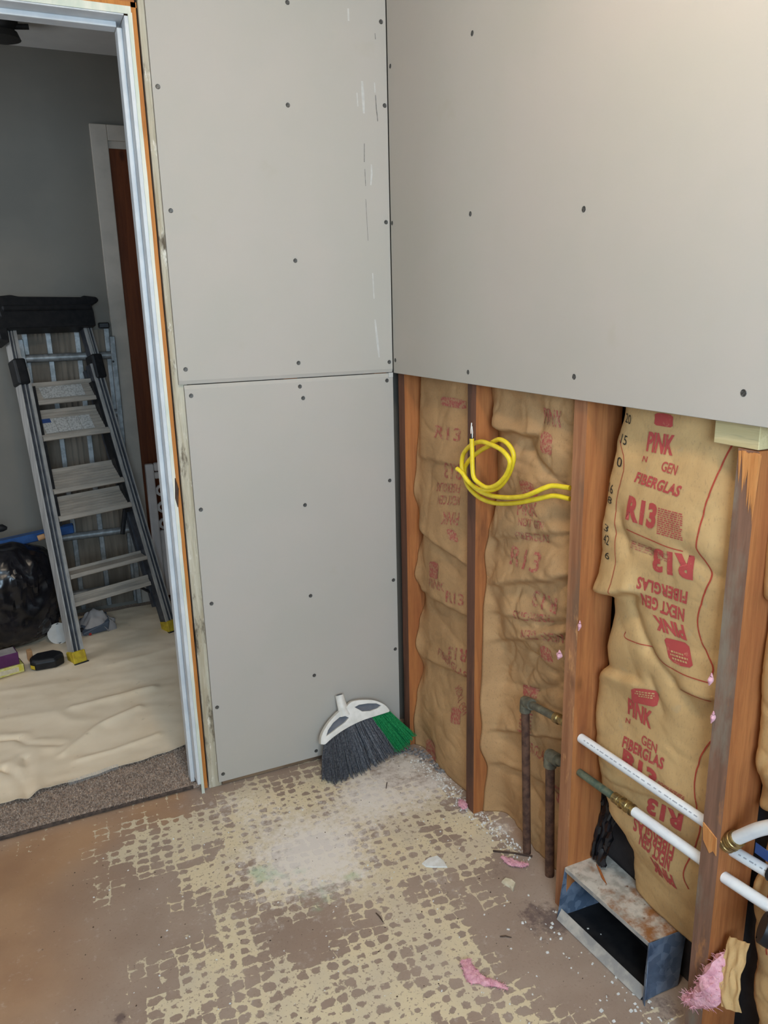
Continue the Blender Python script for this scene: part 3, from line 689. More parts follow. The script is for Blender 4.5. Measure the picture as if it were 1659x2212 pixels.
def pline(batt, pts, wpx=2.2, mat='ink_line', x=.04, n=10):
    q = spline([Vector((0,) + tuple(PX(u, v, x))) for u, v in pts], n); vs = []; fs = []
    w = wpx * .0013 / 2
    for i, p in enumerate(q):
        d = (q[min(i + 1, len(q) - 1)] - q[max(i - 1, 0)]).normalized(); nn = Vector((0, -d.z, d.y))
        for sg in (1, -1):
            c_ = p + nn * w * sg; vs.append((batt.X(c_.y, c_.z) - .001, c_.y, c_.z))
    fs = [(2 * i, 2 * i + 2, 2 * i + 3, 2 * i + 1) for i in range(len(q) - 1)]
    m = MB().add(vs, fs).build('printed_line', M[mat], batt.o, smooth=False); return m
# bay 3, readable print (upright, then upside down, then upright, then upside down)
pemblem(b3, (1414,918), (1455,924), (1416,890), stripes=False)
ptext(b3, 'PINK', (1398,974), (1456,984), (1403,932), bold=.04)
ptext(b3, 'N', (1391,996), (1402,998), (1393,984)); ptext(b3, 'GEN', (1434,1016), (1468,1026), (1438,995))
ptext(b3, 'FIBERGLAS', (1377,1040), (1478,1072), (1384,1018), bold=.035)
ptext(b3, 'R13', (1361,1120), (1428,1143), (1368,1068), bold=.05)
pblock(b3, (1433,1150), (1487,1166), (1437,1092), 13, seed=1)
pline(b3, [(1366,1141), (1420,1163), (1486,1189)], 1.6); pblock(b3, (1366,1182), (1450,1212), (1368,1164), 4, 'ink_faded', seed=2)
ptext(b3, 'R13', (1505,1200), (1420,1180), (1500,1254), bold=.05)
ptext(b3, 'FIBERGLAS', (1487,1278), (1386,1243), (1481,1306), bold=.035)
ptext(b3, 'NEXT GEN', (1476,1316), (1388,1280), (1472,1345), bold=.035)
ptext(b3, 'PINK', (1470,1352), (1408,1328), (1478,1386), bold=.04)
pemblem(b3, (1480,1392), (1430,1377), (1493,1449))
pemblem(b3, (1352,1520), (1405,1532), (1356,1486), stripes=True)
ptext(b3, 'PINK', (1340,1546), (1392,1580), (1344,1510), bold=.04)
ptext(b3, 'N', (1334,1566), (1344,1569), (1336,1555)); ptext(b3, 'GEN', (1372,1610), (1406,1632), (1374,1590))
ptext(b3, 'FIBERGLAS', (1328,1618), (1419,1668), (1332,1594), bold=.035)
ptext(b3, 'R13', (1326,1660), (1400,1716), (1332,1620), bold=.05)
pblock(b3, (1404,1716), (1460,1752), (1408,1690), 9, seed=3)
ptext(b3, 'R13', (1452,1770), (1378,1728), (1446,1806), bold=.05)
ptext(b3, 'FIBERGLAS', (1434,1838), (1350,1770), (1430,1870), bold=.035)
ptext(b3, 'NEXT GEN', (1428,1862), (1362,1802), (1424,1892), bold=.035)
ptext(b3, 'PINK', (1430,1900), (1382,1858), (1434,1934), bold=.04)
pline(b3, [(1580,962), (1555,1030), (1536,1100), (1522,1170), (1523,1190), (1542,1240), (1522,1290), (1506,1340), (1512,1390), (1532,1440), (1530,1462)])
pline(b3, [(1524,1600), (1500,1640), (1490,1700), (1492,1790), (1478,1840), (1458,1890), (1466,1930)])
pline(b3, [(1340,950), (1356,1010), (1340,1080), (1335,1130), (1340,1210), (1332,1280)], 1.4)
pline(b3, [(1345,1366), (1346,1380), (1395,1400), (1440,1440), (1530,1478)], 1.6); pline(b3, [(1460,1492), (1490,1500), (1528,1518)], 1.6)
for (u, v, w_, h_, b_) in [(1352,905,14,26,'20'), (1345,950,14,26,'15'), (1338,998,14,26,'0'), (1318,1055,14,26,'16'), (1316,1080,12,20,'8'), (1311,1140,10,20,'3'), (1311,1165,14,26,'42'), (1312,1200,12,20,'6')]:
    ptext(b3, b_, (u - w_ / 2, v + h_ / 2 - 6), (u + w_ / 2, v + h_ / 2), (u - w_ / 2 + 2, v - h_ / 2), 'ink_black', .0)
# bay 1 and 2, worn print
for (b_, s_, q) in [(b1, 'R13', ((940,945), (990,955), (941,918))), (b1, 'R13', ((992,1003), (960,998), (990,1038))), (b1, 'FIBERGLAS', ((990,1046), (942,1042), (988,1066))), (b1, 'NEXT GEN', ((990,1072), (946,1070), (988,1092))),
                    (b1, 'PINK', ((990,1108), (958,1105), (988,1135))), (b1, 'R13', ((965,1300), (1000,1310), (965,1275))), (b1, 'R13', ((1002,1405), (965,1396), (1000,1432))),
                    (b1, 'PINK', ((926,1266), (962,1278), (927,1248))), (b1, 'NEXT GEN', ((985,1480), (1003,1540), (975,1490))), (b1, 'FIBERGLAS', ((940,1415), (1000,1470), (942,1400)))]:
    ptext(b_, s_, *q, mat='ink_faded', bold=.012)
for q in [((950,875), (1000,885), (951,855)), ((975,1165), (992,1172), (968,1140)), ((925,1245), (948,1252), (927,1210)), ((915,1640), (938,1650), (914,1595)), ((972,1560), (990,1568), (974,1525))]: pemblem(b1, *q, mat='ink_faded', stripes=False)
for (s_, q, mt) in [('PINK', ((1170,915), (1212,925), (1172,880)), 'ink_faded'), ('PINK', ((1118,1112), (1158,1118), (1118,1082)), 'ink_faded'), ('NEXT GEN', ((1120,1135), (1172,1145), (1120,1118)), 'ink_faded'), ('FIBERGLAS', ((1115,1165), (1178,1175), (1115,1148)), 'ink_faded'),
                    ('R13', ((1102,1218), (1168,1238), (1104,1178)), 'ink_faded'), ('R13', ((1195,1295), (1145,1275), (1192,1330)), 'ink_faded'), ('FIBERGLAS', ((1180,1330), (1110,1318), (1178,1350)), 'ink_faded'), ('NEXT GEN', ((1200,1372), (1125,1360), (1198,1395)), 'ink_faded'), ('FIBERGLAS', ((1090,1620), (1140,1660), (1092,1600)), 'ink_faded')]:
    ptext(b2, s_, *q, mat=mt, bold=.012)
for q in [((1172,975), (1196,985), (1172,928)), ((1128,1068), (1160,1075), (1120,1035)), ((1150,1430), (1172,1440), (1150,1395)), ((1095,1510), (1125,1520), (1092,1485)), ((1155,1745), (1180,1760), (1155,1700))]: pemblem(b2, *q, mat='ink_faded', stripes=False)
pblock(b2, (1095,1585), (1120,1600), (1092,1520), 9, 'ink_faded', seed=8)
pline(b4, [(1659,1700), (1648,1760)]); pline(b4, [(1646,1890), (1630,1950), (1612,2010), (1622,2080)])

# ------------------------------------------------------------------ pipes in the wall
def ring(mb, c, ax, r, l, n=14, mi=0):
    c = Vector(c); ax = Vector(ax).normalized(); return mb.tube([c - ax * l / 2, c + ax * l / 2], r, n, mi=mi)
# upright rusty pipes
p1b, p1t = Vector((.055, -.648, 0)), Vector((.058, -.620, .425))
t = empty('upright_pipe', p1b, 'rusty upright pipe with a grey elbow and arm reaching the worn stud', 'pipe', 'rusty pipes rising from the floor')
MB().tube([p1b, p1t - Vector((0, 0, .02))], .0105, 12).build('riser', M['iron'], t, smooth=True)
a_end = Vector((.047, -.824, .462)); dv = (a_end - p1t).normalized()
MB().tube([p1t + Vector((0, 0, -.028)), p1t + Vector((0, 0, -.008)), p1t, p1t + dv * .010, p1t + dv * .03], [.0145, .0145, .0150, .0145, .0145], 12).build('elbow', M['iron_grey'], t, smooth=True)
MB().tube([p1t + dv * .025, p1t + dv * .14], .0095, 12).build('arm', M['iron_grey'], t, smooth=True)
m = MB().tube([p1t + dv * .135, p1t + dv * .150, p1t + dv * .152, p1t + dv * .172, p1t + dv * .174, p1t + dv * .2065], [.013, .013, .0105, .0105, .0125, .0125], 12); m.build('coupling', M['brass'], t, smooth=True)
p2b, p2t = Vector((.058, -.742, 0)), Vector((.058, -.728, .332))
t = empty('upright_pipe', p2b, 'shorter dark upright pipe close to the worn stud', 'pipe', 'rusty pipes rising from the floor')
MB().tube([p2b, p2t - Vector((0, 0, .015))], .0115, 12).build('riser', M['iron'], t, smooth=True)
dv = (Vector((.05, -.824, .352)) - p2t).normalized()
MB().tube([p2t + Vector((0, 0, -.03)), p2t + Vector((0, 0, -.006)), p2t, p2t + dv * .012, p2t + dv * .035], [.016, .016, .0165, .016, .016], 12).build('elbow', M['iron_grey'], t, smooth=True)
MB().tube([p2t + dv * .03, p2t + dv * .095], .0105, 12).build('arm', M['iron_grey'], t, smooth=True)
# upper white pipe between the two front studs
def pex(name, a, b, label, r=.0105, prints=True, mid=None):
    t = empty(name, a, label, 'pipe', 'white plastic water pipes in the wall')
    pts = [a, b] if mid is None else spline([a] + mid + [b], 6)
    MB().tube(pts, r, 16).build('tube', M['pex'], t, smooth=True)
    if prints:
        d = (b - a); L_ = d.length; d.normalize(); up_ = (Vector((-1, 0, .75)) - d * Vector((-1, 0, .75)).dot(d)).normalized(); sd = d.cross(up_); rr = random.Random(3); s = .02
        m = MB()
        while s < L_ - .02:
            w = rr.uniform(.003, .012); c0 = a + d * s + up_ * (r + .0003); hgt = sd * .0011
            m.add([c0 - hgt, c0 + d * w - hgt, c0 + d * w + hgt, c0 + hgt], [(0, 1, 2, 3)]); s += w + rr.uniform(.002, .008)
        m.build('print_line', M['print_grey'], t)
    return t
pex('water_pipe', Vector((.034, -.866, .460)), Vector((.034, -1.2285, .478)), 'upper white plastic water pipe with faint grey print running between two studs')
# lower run: tarnished copper stub, brass coupling, white pipe
A_, B_ = Vector((.034, -.866, .374)), Vector((.034, -1.2285, .398)); dv = (B_ - A_).normalized()
t = empty('water_pipe', A_, 'lower pipe of green tarnished copper joined to white plastic by a brass coupling', 'pipe', 'white plastic water pipes in the wall')
MB().tube([A_, A_ + dv * .125], .0085, 14).build('copper_stub', M['copper'], t, smooth=True)
m = MB(); m.tube([A_ + dv * .115, A_ + dv * .130, A_ + dv * .131, A_ + dv * .150, A_ + dv * .151, A_ + dv * .158, A_ + dv * .159, A_ + dv * .176], [.0115, .0115, .0100, .0100, .0125, .0125, .0115, .0115], 14)
m.build('coupling', M['brass'], t, smooth=True)
for s_ in (.139, .155, .168): ring(MB(), A_ + dv * s_, dv, .0132, .004).build('crimp_ring', M['brass'], t, smooth=True)
MB().tube([A_ + dv * .17, B_], .0105, 16).build('tube', M['pex'], t, smooth=True)
# right of the grey stud
c0 = Vector((.028, -1.277, .480))
t = empty('water_pipe', c0, 'white plastic pipe bending up from a brass crimp fitting right of the grey stud', 'pipe', 'white plastic water pipes in the wall')
pe = [Vector((.028, -1.2705, .470)), c0, Vector((.026, -1.30, .508)), Vector((.022, -1.345, .556)), Vector((.02, -1.42, .615)), Vector((.02, -1.5, .65))]
MB().tube(spline(pe[1:], 8), .0115, 16).build('tube', M['pex'], t, smooth=True)
dv = (pe[2] - pe[0]).normalized(); m = MB(); m.tube([pe[0] + dv * s for s in (0, .008, .009, .02, .021, .028, .029, .036)], [.0155, .0155, .0140, .0140, .0158, .0158, .0145, .0145], 16); m.build('fitting', M['brass'], t, smooth=True)
for s_ in (.012, .017): ring(MB(), pe[0] + dv * s_, dv, .0162, .0032).build('crimp_ring', M['brass'], t, smooth=True)
a_, b_ = Vector((.046, -1.2695, .450)), Vector((.046, -1.50, .480))
t = pex('water_pipe', a_, b_, 'short white pipe with black clamp just below the bent pipe')
dv = (b_ - a_).normalized(); ring(MB(), a_ + dv * .083, dv, .0135, .012).build('clamp', M['black_plastic'], t, smooth=True)
q = MB().add([(.018, -1.305, .508), (.018, -1.335, .500), (.019, -1.335, .486), (.019, -1.305, .492)], [(0, 1, 2, 3)]); q.add([(.0165, -1.335, .5), (.0165, -1.340, .498), (.0165, -1.340, .486), (.0165, -1.335, .486)], [(0, 1, 2, 3)])
MB().box(.056, .0572, -1.335, -1.305, .468, .488).build('tag', M['label_blue'], t)
pex('water_pipe', Vector((.032, -1.2695, .400)), Vector((.030, -1.52, .432)), 'lowest white pipe stub leaving the grey stud at the right edge', prints=False)
m = MB(); cc_ = Vector((.004, -1.385, .395)); n = 18
dv = Vector((-.5, .62, .25)).normalized(); m.tube([cc_ + dv * .01, cc_, cc_ - dv * .05, cc_ - dv * .09], [.026, .027, .027, .027], n, cap=False); m.tube([cc_ + dv * .01, cc_ + dv * .0101, cc_ - dv * .06], [.026, .021, .021], n, cap=True)
tag(m.build('drain_pipe', M['black_plastic'], None, smooth=True), 'open black drain pipe end at the right edge of the picture', 'pipe')

# ------------------------------------------------------------------ yellow cables
def Z7(x, y): return (950 + x / 4.88, 880 + y / 4.88)
def cable(name, pts, depth, label, r=.0056):
    q = [P(*Z7(x, y), 'x', d) for (x, y), d in zip(pts, depth)]
    s = spline(q, 8)
    t = empty(name, q[0], label, 'cable', 'yellow cables coiled by the stud')
    MB().tube(s, r, 10).build('sheath', M['yellow'], t, smooth=True)
    return t, s
ptsA = [(1372,850),(1200,826),(1100,850),(1000,895),(880,938),(700,950),(520,925),(380,855),(270,735),(232,620),(250,490),(330,400),(430,362),(530,388),(650,448),(728,540),(735,620),(690,725),(600,815),(500,845),(415,800),(360,740),(345,640),(342,480),(337,330)]
dA = [.030,.020,.008,-.002,-.006,-.008,-.010,-.012,-.012,-.012,-.012,-.014,-.018,-.020,-.018,-.014,-.012,-.012,-.016,-.022,-.026,-.030,-.030,-.030,-.030]
t, s = cable('electric_cable', ptsA, dA, 'yellow electric cable whose stripped end points up beside the coil')
e = s[-1]
MB().tube([e, e + Vector((.001, 0, .012))], .0035, 8).build('paper_end', M['black_plastic'], t, smooth=True)
MB().tube([e + Vector((0, .002, 0)), e + Vector((0, .004, .02)), e + Vector((0, .001, .038))], .0014, 6).build('conductor', M['wire_white'], t, smooth=True)
MB().tube([e + Vector((0, -.002, 0)), e + Vector((0, -.003, .015)), e + Vector((0, -.0005, .030))], .0014, 6).build('conductor', M['wire_white'], t, smooth=True)
MB().tube([e, e + Vector((0, 0, .024))], .001, 6).build('conductor', M['wire_copper'], t, smooth=True)
ptsB = [(1372,965),(1200,932),(1000,972),(800,1008),(600,1012),(450,968),(335,880),(275,780),(262,650),(320,545),(430,455),(520,405),(560,365),(630,338),(710,378),(768,465),(775,560),(730,700),(640,830),(520,878),(400,858),(300,780),(235,690),(180,645)]
dB = [.036,.024,.010,.002,.0,-.001,-.002,-.002,-.001,.0,.0,-.003,-.006,-.008,-.006,-.003,-.001,.0,-.003,-.006,-.012,-.022,-.028,-.032]
t, s = cable('electric_cable', ptsB, dB, 'yellow electric cable whose blunt end sticks out left of the coil')

# ------------------------------------------------------------------ sheet metal duct boot at the wall foot
FLb, FRb = Vector((-.012, -.867, .002)), Vector((.008, -1.127, .002)); zt = .13
FLt, BLt, BRt, FRt = P(1221, 1875, 'z', zt), P(1300, 1836, 'z', zt), P(1483, 2005, 'z', zt), P(1402, 2037, 'z', zt)
BLb, BRb = Vector((.118, -.872, .002)), Vector((.100, -1.128, .002))
BLt.x = min(BLt.x, .1215); BRt.x = min(BRt.x, .1215); BRt.y = max(BRt.y, -1.2)
t = empty('duct_boot', ((FLb + FRb) / 2).to_tuple(), 'open galvanized metal duct box with a rusty top between the studs', 'duct')
def sheet(name, a, b, c, d, mat, th=.0016, n=8, wob=.0, lab=None, seed=0):
    """thin bent metal sheet a-b-c-d"""
    nr = (b - a).cross(d - a).normalized(); vs = []; r = n + 1
    for sgn in (0, 1):
        for i in range(r):
            for j in range(r):
                p_ = a.lerp(b, i / n).lerp(d.lerp(c, i / n), j / n); edge = 1 if 0 < i < n and 0 < j < n else .35
                vs.append(p_ + nr * (th * sgn + wob * edge * noise.noise((i / n * 3 + seed, j / n * 3, 2))))
    fs = []
    for i in range(n):
        for j in range(n):
            q = i * r + j; fs.append((q, q + r, q + r + 1, q + 1)); q += r * r; fs.append((q, q + 1, q + r + 1, q + r))
    for i in range(n):
        for (q0, q1) in ((i * r, (i + 1) * r), (i * r + n, (i + 1) * r + n), (i, i + 1), (n * r + i, n * r + i + 1)): fs.append((q0, q1, q1 + r * r, q0 + r * r))
    o = MB().add(vs, fs).build(name, mat, t, smooth=True)
    if lab: o['label'] = lab
    return o
sheet('top_sheet', FLt, FRt, BRt, BLt, M['galv_rust'], wob=.002, lab='rusty dusty top of the duct', seed=1)
sheet('side_sheet', FLb, FLt, BLt, BLb, M['galv'], wob=.005, seed=2)
sheet('side_sheet', FRb, BRb, BRt, FRt, M['galv'], wob=.006, lab='dented blue-grey end of the duct', seed=3)
sheet('bottom_sheet', FLb, BLb, BRb, FRb, M['black_plastic'], wob=.0)  # black colour stands in for the shade inside the boot
sheet('back_sheet', BLb, BLt, BRt, BRb, M['black_plastic'], wob=.0)  # black sheet painting the darkness at the boot's open back
# folded lips round the opening
up_l = Vector((.012, 0, .020)); sheet('bottom_lip', FLb + Vector((-.004, -.004, 0)), FRb + Vector((-.004, .004, 0)), FRb + up_l, FLb + up_l, M['galv_pale'], wob=.001, lab='pale folded lip at the foot of the duct')
sheet('top_lip', FLt + Vector((-.001, 0, .001)), FRt + Vector((-.001, 0, .001)), FRt + Vector((.0, 0, -.010)), FLt + Vector((.0, 0, -.010)), M['galv_pale'], wob=.001)
sheet('side_lip', FRb, FRb + Vector((-.006, -.012, 0)), FRt + Vector((-.004, -.006, 0)), FRt, M['galv'], wob=.002)
c_ = (FLt + BLt) / 2 * .55 + (FRt + BRt) / 2 * .45
qa = [P(u, v, 'z', zt + .0022) for u, v in ((1288,1868), (1296,1878), (1311,1912), (1300,1898))]
MB().add(qa + [p_ + Vector((0, 0, .003)) for p_ in qa], [(4, 5, 6, 7), (0, 1, 5, 4), (1, 2, 6, 5), (2, 3, 7, 6), (3, 0, 4, 7)]).build('rust_flake', M['rust'], t)
# crumpled dark plastic beside the worn stud
vs = []; fs = []; n = 14
for i in range(n + 1):
    for j in range(n + 1):
        vs.append((.075 + .03 * i / n + .012 * noise.noise((i * .5, j * .5, 1)), -.868 - .05 * j / n + .006 * noise.noise((i * .4, j * .7, 7)), .14 + .15 * i / n + .008 * noise.noise((i * .6, j * .4, 3))))
fs = [(i * (n + 1) + j, (i + 1) * (n + 1) + j, (i + 1) * (n + 1) + j + 1, i * (n + 1) + j + 1) for i in range(n) for j in range(n)]
tag(MB().add(vs, fs).build('plastic_scrap', M['bag'], None, smooth=True), 'crumpled dark plastic film stuffed beside the worn stud above the duct', 'plastic film')

# ------------------------------------------------------------------ broom head in the corner
L0, R0 = Vector((-.298, -.066, .090)), Vector((-.066, -.062, .148))
ex = (R0 - L0).normalized(); upv = Vector((0, .42, 1)); ey = (upv - ex * upv.dot(ex)).normalized(); ez = ex.cross(ey)   # ez points back or front
if ez.y > 0: ez = -ez
BO = L0.copy()
def BL(u, v):
    q = PP(u, v, BO, ez) - BO; return q.dot(ex), q.dot(ey)
bt = empty('broom', ((L0 + R0) / 2 * 1.0).to_tuple()[:2] + (0,), 'broom head with white plastic cap and grey and green bristles in the corner', 'broom')
def cap_mesh(outline, holes, front, back, bev, mat, name, parent):
    cu = bpy.data.curves.new(name, 'CURVE'); cu.dimensions = '2D'; cu.fill_mode = 'BOTH'
    for poly in [outline] + holes:
        s = cu.splines.new('POLY'); s.points.add(len(poly) - 1); s.use_cyclic_u = True
        for p_, c_ in zip(s.points, poly): p_.co = (c_[0], c_[1], 0, 1)
    cu.extrude = (front - back) / 2; cu.bevel_depth = bev; cu.bevel_resolution = 2
    ob = bpy.data.objects.new(name, cu); COL.objects.link(ob); dg = bpy.context.evaluated_depsgraph_get(); dg.update()
    me = bpy.data.meshes.new_from_object(ob.evaluated_get(dg)); bpy.data.objects.remove(ob); bpy.data.curves.remove(cu)
    mid = (front + back) / 2
    me.transform(Matrix(((ex.x, ey.x, ez.x, BO.x + ez.x * mid), (ex.y, ey.y, ez.y, BO.y + ez.y * mid), (ex.z, ey.z, ez.z, BO.z + ez.z * mid), (0, 0, 0, 1))))
    me.materials.clear(); o = mesh_obj(name, me, mat, parent, True); sharp(o); return o
outl = [BL(*p_) for p_ in [(692,1606),(693,1592),(699,1577),(709,1561),(722,1546),(733,1536),(745,1529),(754,1519),(765,1514),(785,1512),(805,1513),(822,1519),(833,1527),(838,1535),(832,1538),(810,1545),(785,1553),(762,1563),(742,1574),(724,1586),(708,1599),(700,1606)]]
sm = [(p_.x, p_.y) for p_ in spline([Vector((a, b, 0)) for a, b in outl + [outl[0]]], 3)][:-1]
h1 = [BL(*p_) for p_ in [(701,1592),(706,1576),(717,1560),(731,1548),(741,1544),(753,1549),(744,1560),(729,1571),(715,1582)]]
h2 = [BL(*p_) for p_ in [(762,1527),(773,1521),(792,1518),(811,1518),(823,1523),(814,1530),(798,1536),(780,1537)]]
cap_mesh(sm, [h1, h2], .012, -.014, .0014, M['broom_white'], 'cap', bt)
for h in (h1, h2): cap_mesh(h, [], .002, -.012, .0, M['broom_grey'], 'recess_panel', bt)
w3 = lambda a, b, c=0: BO + ex * a + ey * b + ez * c
s0 = BL(744, 1545); s1 = BL(733, 1501)
sk = bpy.data.objects
MB().tube([w3(*s0), w3(*(lerp(s0[0], s1[0], .4), lerp(s0[1], s1[1], .4))), w3(*s1)], [.020, .0155, .0135], 16).build('socket', M['broom_white'], bt, smooth=True)
dvs = (w3(*s1) - w3(*s0)).normalized(); MB().tube([w3(*s1) + dvs * .0003, w3(*s1) + dvs * .0012], .010, 14).build('socket_hole', M['broom_grey'], bt)  # solid grey disc paints the shaded mouth of the socket
tips = [(0, P(697, 1684, 'z', .003)), (.12, P(722, 1691, 'z', .003)), (.4, P(782, 1666, 'z', .003)), (.62, P(832, 1640, 'z', .003)), (.72, P(852, 1626, 'z', .003)), (.86, P(876, 1612, 'y', -.068)), (1.0, P(895, 1588, 'y', -.066))]
def tip(a):
    for (a0, p0), (a1, p1_) in zip(tips, tips[1:]):
        if a <= a1: return p0.lerp(p1_, (a - a0) / (a1 - a0))
    return tips[-1][1]
low = outl[13:]; low = low[::-1]           # lower edge of the cap, left to right
def root(a):
    x = lerp(low[0][0], low[-1][0], a)
    for (xa, ya), (xb, yb) in zip(low, low[1:]):
        if xa <= x <= xb: return x, lerp(ya, yb, (x - xa) / (xb - xa + 1e-9))
    return x, low[-1][1]
for nm, a0, a1, cnt, mt, lb in (('bristles', 0.0, .735, 520, 'bristle_grey', 'dark grey bristles'), ('bristles', .74, 1.0, 200, 'bristle_green', 'green bristles')):
    m = MB()
    for i in range(cnt):
        a = rnd.uniform(a0, a1); a = min(max((round(a * 62) + rnd.gauss(0, .17)) / 62, a0), a1); dp = rnd.uniform(-.011, .011); x_, y_ = root(min(max(a, .02), .99))
        p0 = w3(x_, y_ + .006, dp); tp = tip(min(1, max(0, a + rnd.gauss(0, .012)))) + Vector((rnd.gauss(0, .003), dp * -1.2 * 1 + rnd.gauss(0, .004) - abs(dp) * .2, 0))
        tp = p0.lerp(tp, rnd.uniform(.90, 1.01)); tp.z = max(tp.z, .0025); tp.y = min(tp.y, -.0035)
        md = p0.lerp(tp, .5) + Vector((rnd.gauss(0, .0025), rnd.gauss(0, .003), 0)); r = rnd.uniform(.0009, .0019)
        m.tube([p0, md, tp], [r, r, r * .8], 3, cap=False)
    o = m.build(nm, M[mt], bt); o['label'] = lb; o['kind'] = 'stuff'

# ------------------------------------------------------------------ debris on the bathroom floor
def flake(name, pts, z, th, mat, label, cat, group=None, lift=0.0, bend=0.0):
    q = [P(u, v, 'z', z) for u, v in pts]; n = len(q); c_ = sum(q, Vector()) / n
    vs = [p_ + Vector((0, 0, lift * noise.noise((p_.x * 40, p_.y * 40, 1)))) for p_ in q]; vs2 = [c_.lerp(p_, .93) + Vector((0, 0, th)) + Vector((0, 0, bend * ((p_ - c_).length / .03))) for p_ in vs]
    fs = [tuple(range(n - 1, -1, -1)), tuple(range(n, 2 * n))] + [(i, (i + 1) % n, (i + 1) % n + n, i + n) for i in range(n)]
    o = MB().add(vs + vs2, fs).build(name, mat, None); return tag(o, label, cat, group)
flake('plaster_chip', [(911,1866), (925,1855), (945,1850), (960,1861), (967,1874), (935,1875), (920,1873)], .0008, .004, M['chip_white'], 'white half-round plaster chip on the tan part of the floor', 'chip', lift=.002)
flake('plaster_chip', [(1083,1906), (1092,1899), (1105,1903), (1114,1911), (1108,1927), (1102,1918), (1090,1912)], .0008, .006, M['chip_cream'], 'cream broken chip on the floor in front of the duct', 'chip', lift=.002)
def fluff(name, pts, rad, z, label, seed=0, sc=60, amp=.5):
    """lump of fibreglass: a chain of noisy balls merged along a path"""
    m = MB(); q = spline(pts, 6); n = 14; vs = []
    for i, p_ in enumerate(q):
        tt = i / (len(q) - 1); r = interp(rad, tt); d = (q[min(i + 1, len(q) - 1)] - q[max(i - 1, 0)]).normalized(); sd = d.cross(Vector((0, 0, 1))).normalized(); up_ = sd.cross(d)
        for kk in range(n):
            a = 2 * math.pi * kk / n; rr = r * (1 + amp * noise.noise((p_.x * sc + math.cos(a) * 1.3 + seed, p_.y * sc + math.sin(a) * 1.3, p_.z * sc)))
            w_ = p_ + sd * math.cos(a) * rr + up_ * math.sin(a) * rr * (.5 if z is not None else 1)
            if z is not None: w_.z = max(w_.z, z)
            vs.append(w_)
    fs = [(i * n + kk, i * n + (kk + 1) % n, (i + 1) * n + (kk + 1) % n, (i + 1) * n + kk) for i in range(len(q) - 1) for kk in range(n)] + [tuple(range(n))[::-1], tuple((len(q) - 1) * n + kk for kk in range(n))]
    o = tag(m.add(vs, fs).build(name, M['fluff'], None, smooth=True), label, 'insulation scrap')
    big = max(v_ for _, v_ in rad)
    if big > .009:
        hb = MB(); rr = random.Random(seed)
        for i in range(260):
            w_ = vs[rr.randrange(n, len(vs) - n)]; c_ = q[min(len(q) - 1, max(0, rr.randrange(len(q))))]
            j = vs.index(w_) // n; out = (w_ - q[j]).normalized() + Vector((rr.gauss(0, .7), rr.gauss(0, .7), rr.gauss(0, .5))); l_ = big * rr.uniform(.15, .5)
            e_ = w_ + out.normalized() * l_; e_.z = max(e_.z, .001)
            hb.tube([w_ - out * .0005, (w_ + e_) / 2 + Vector((0, 0, .0008)), e_], [.0006, .0005, .0002], 3, cap=False)
        hb.build('fibres', M['fluff'], o)['kind'] = 'stuff'
    return o
fl_ = lambda *a: [P(u, v, 'z', .006) for u, v in a]
fluff('insulation_tuft', fl_((1006,2075), (1012,2092), (1020,2108), (1046,2120), (1072,2125), (1098,2138)), [(0, .010), (.25, .015), (.45, .015), (.6, .010), (.85, .007), (1, .001)], .0005, 'pink fibreglass scrap lying on the bare floor', 1)
fluff('insulation_tuft', fl_((1083,1850), (1100,1860), (1120,1868), (1142,1866)), [(0, .003), (.4, .010), (.8, .007), (1, .002)], .0005, 'flat pinkish scrap at the foot of the rusty upright pipes', 2)
fluff('insulation_tuft', [P(994,1728,'z',.006), P(1000,1738,'z',.008), P(1003,1748,'z',.006)], [(0, .003), (.5, .011), (1, .003)], .0005, 'small pink tuft at the foot of the dark fronted stud', 3)
fluff('insulation_tuft', [P(u, v, 'x', x) for u, v, x in ((1478,2155,-.005), (1500,2160,-.004), (1525,2150,.0), (1545,2120,.010), (1560,2085,.022), (1570,2055,.030))], [(0, .006), (.3, .016), (.6, .026), (.8, .018), (1, .003)], None, 'large pink fibreglass tuft bursting out at the foot of the grey stud', 4, 45, .6)
for i, (u, v, x, y_, r_) in enumerate([(1536,1468,.0, 0, .005), (1208,1415,.012,0,.006), (1540,1550,.008,0,.004), (1252,1352,.010,0,.004)]):
    q = P(u, v, 'x', x); 
    fluff('insulation_tuft', [q + Vector((0, 0, .012)), q, q + Vector((0, .003, -.012))], [(0, .001), (.5, r_), (1, .001)], None, ['tiny pink tuft stuck to the grey stud beside the red emblem', 'pink tuft poking out left of the worn stud', 'tiny pale tuft on the lower grey stud front', 'tiny pale tuft on the worn stud front'][i], 5 + i, 90)
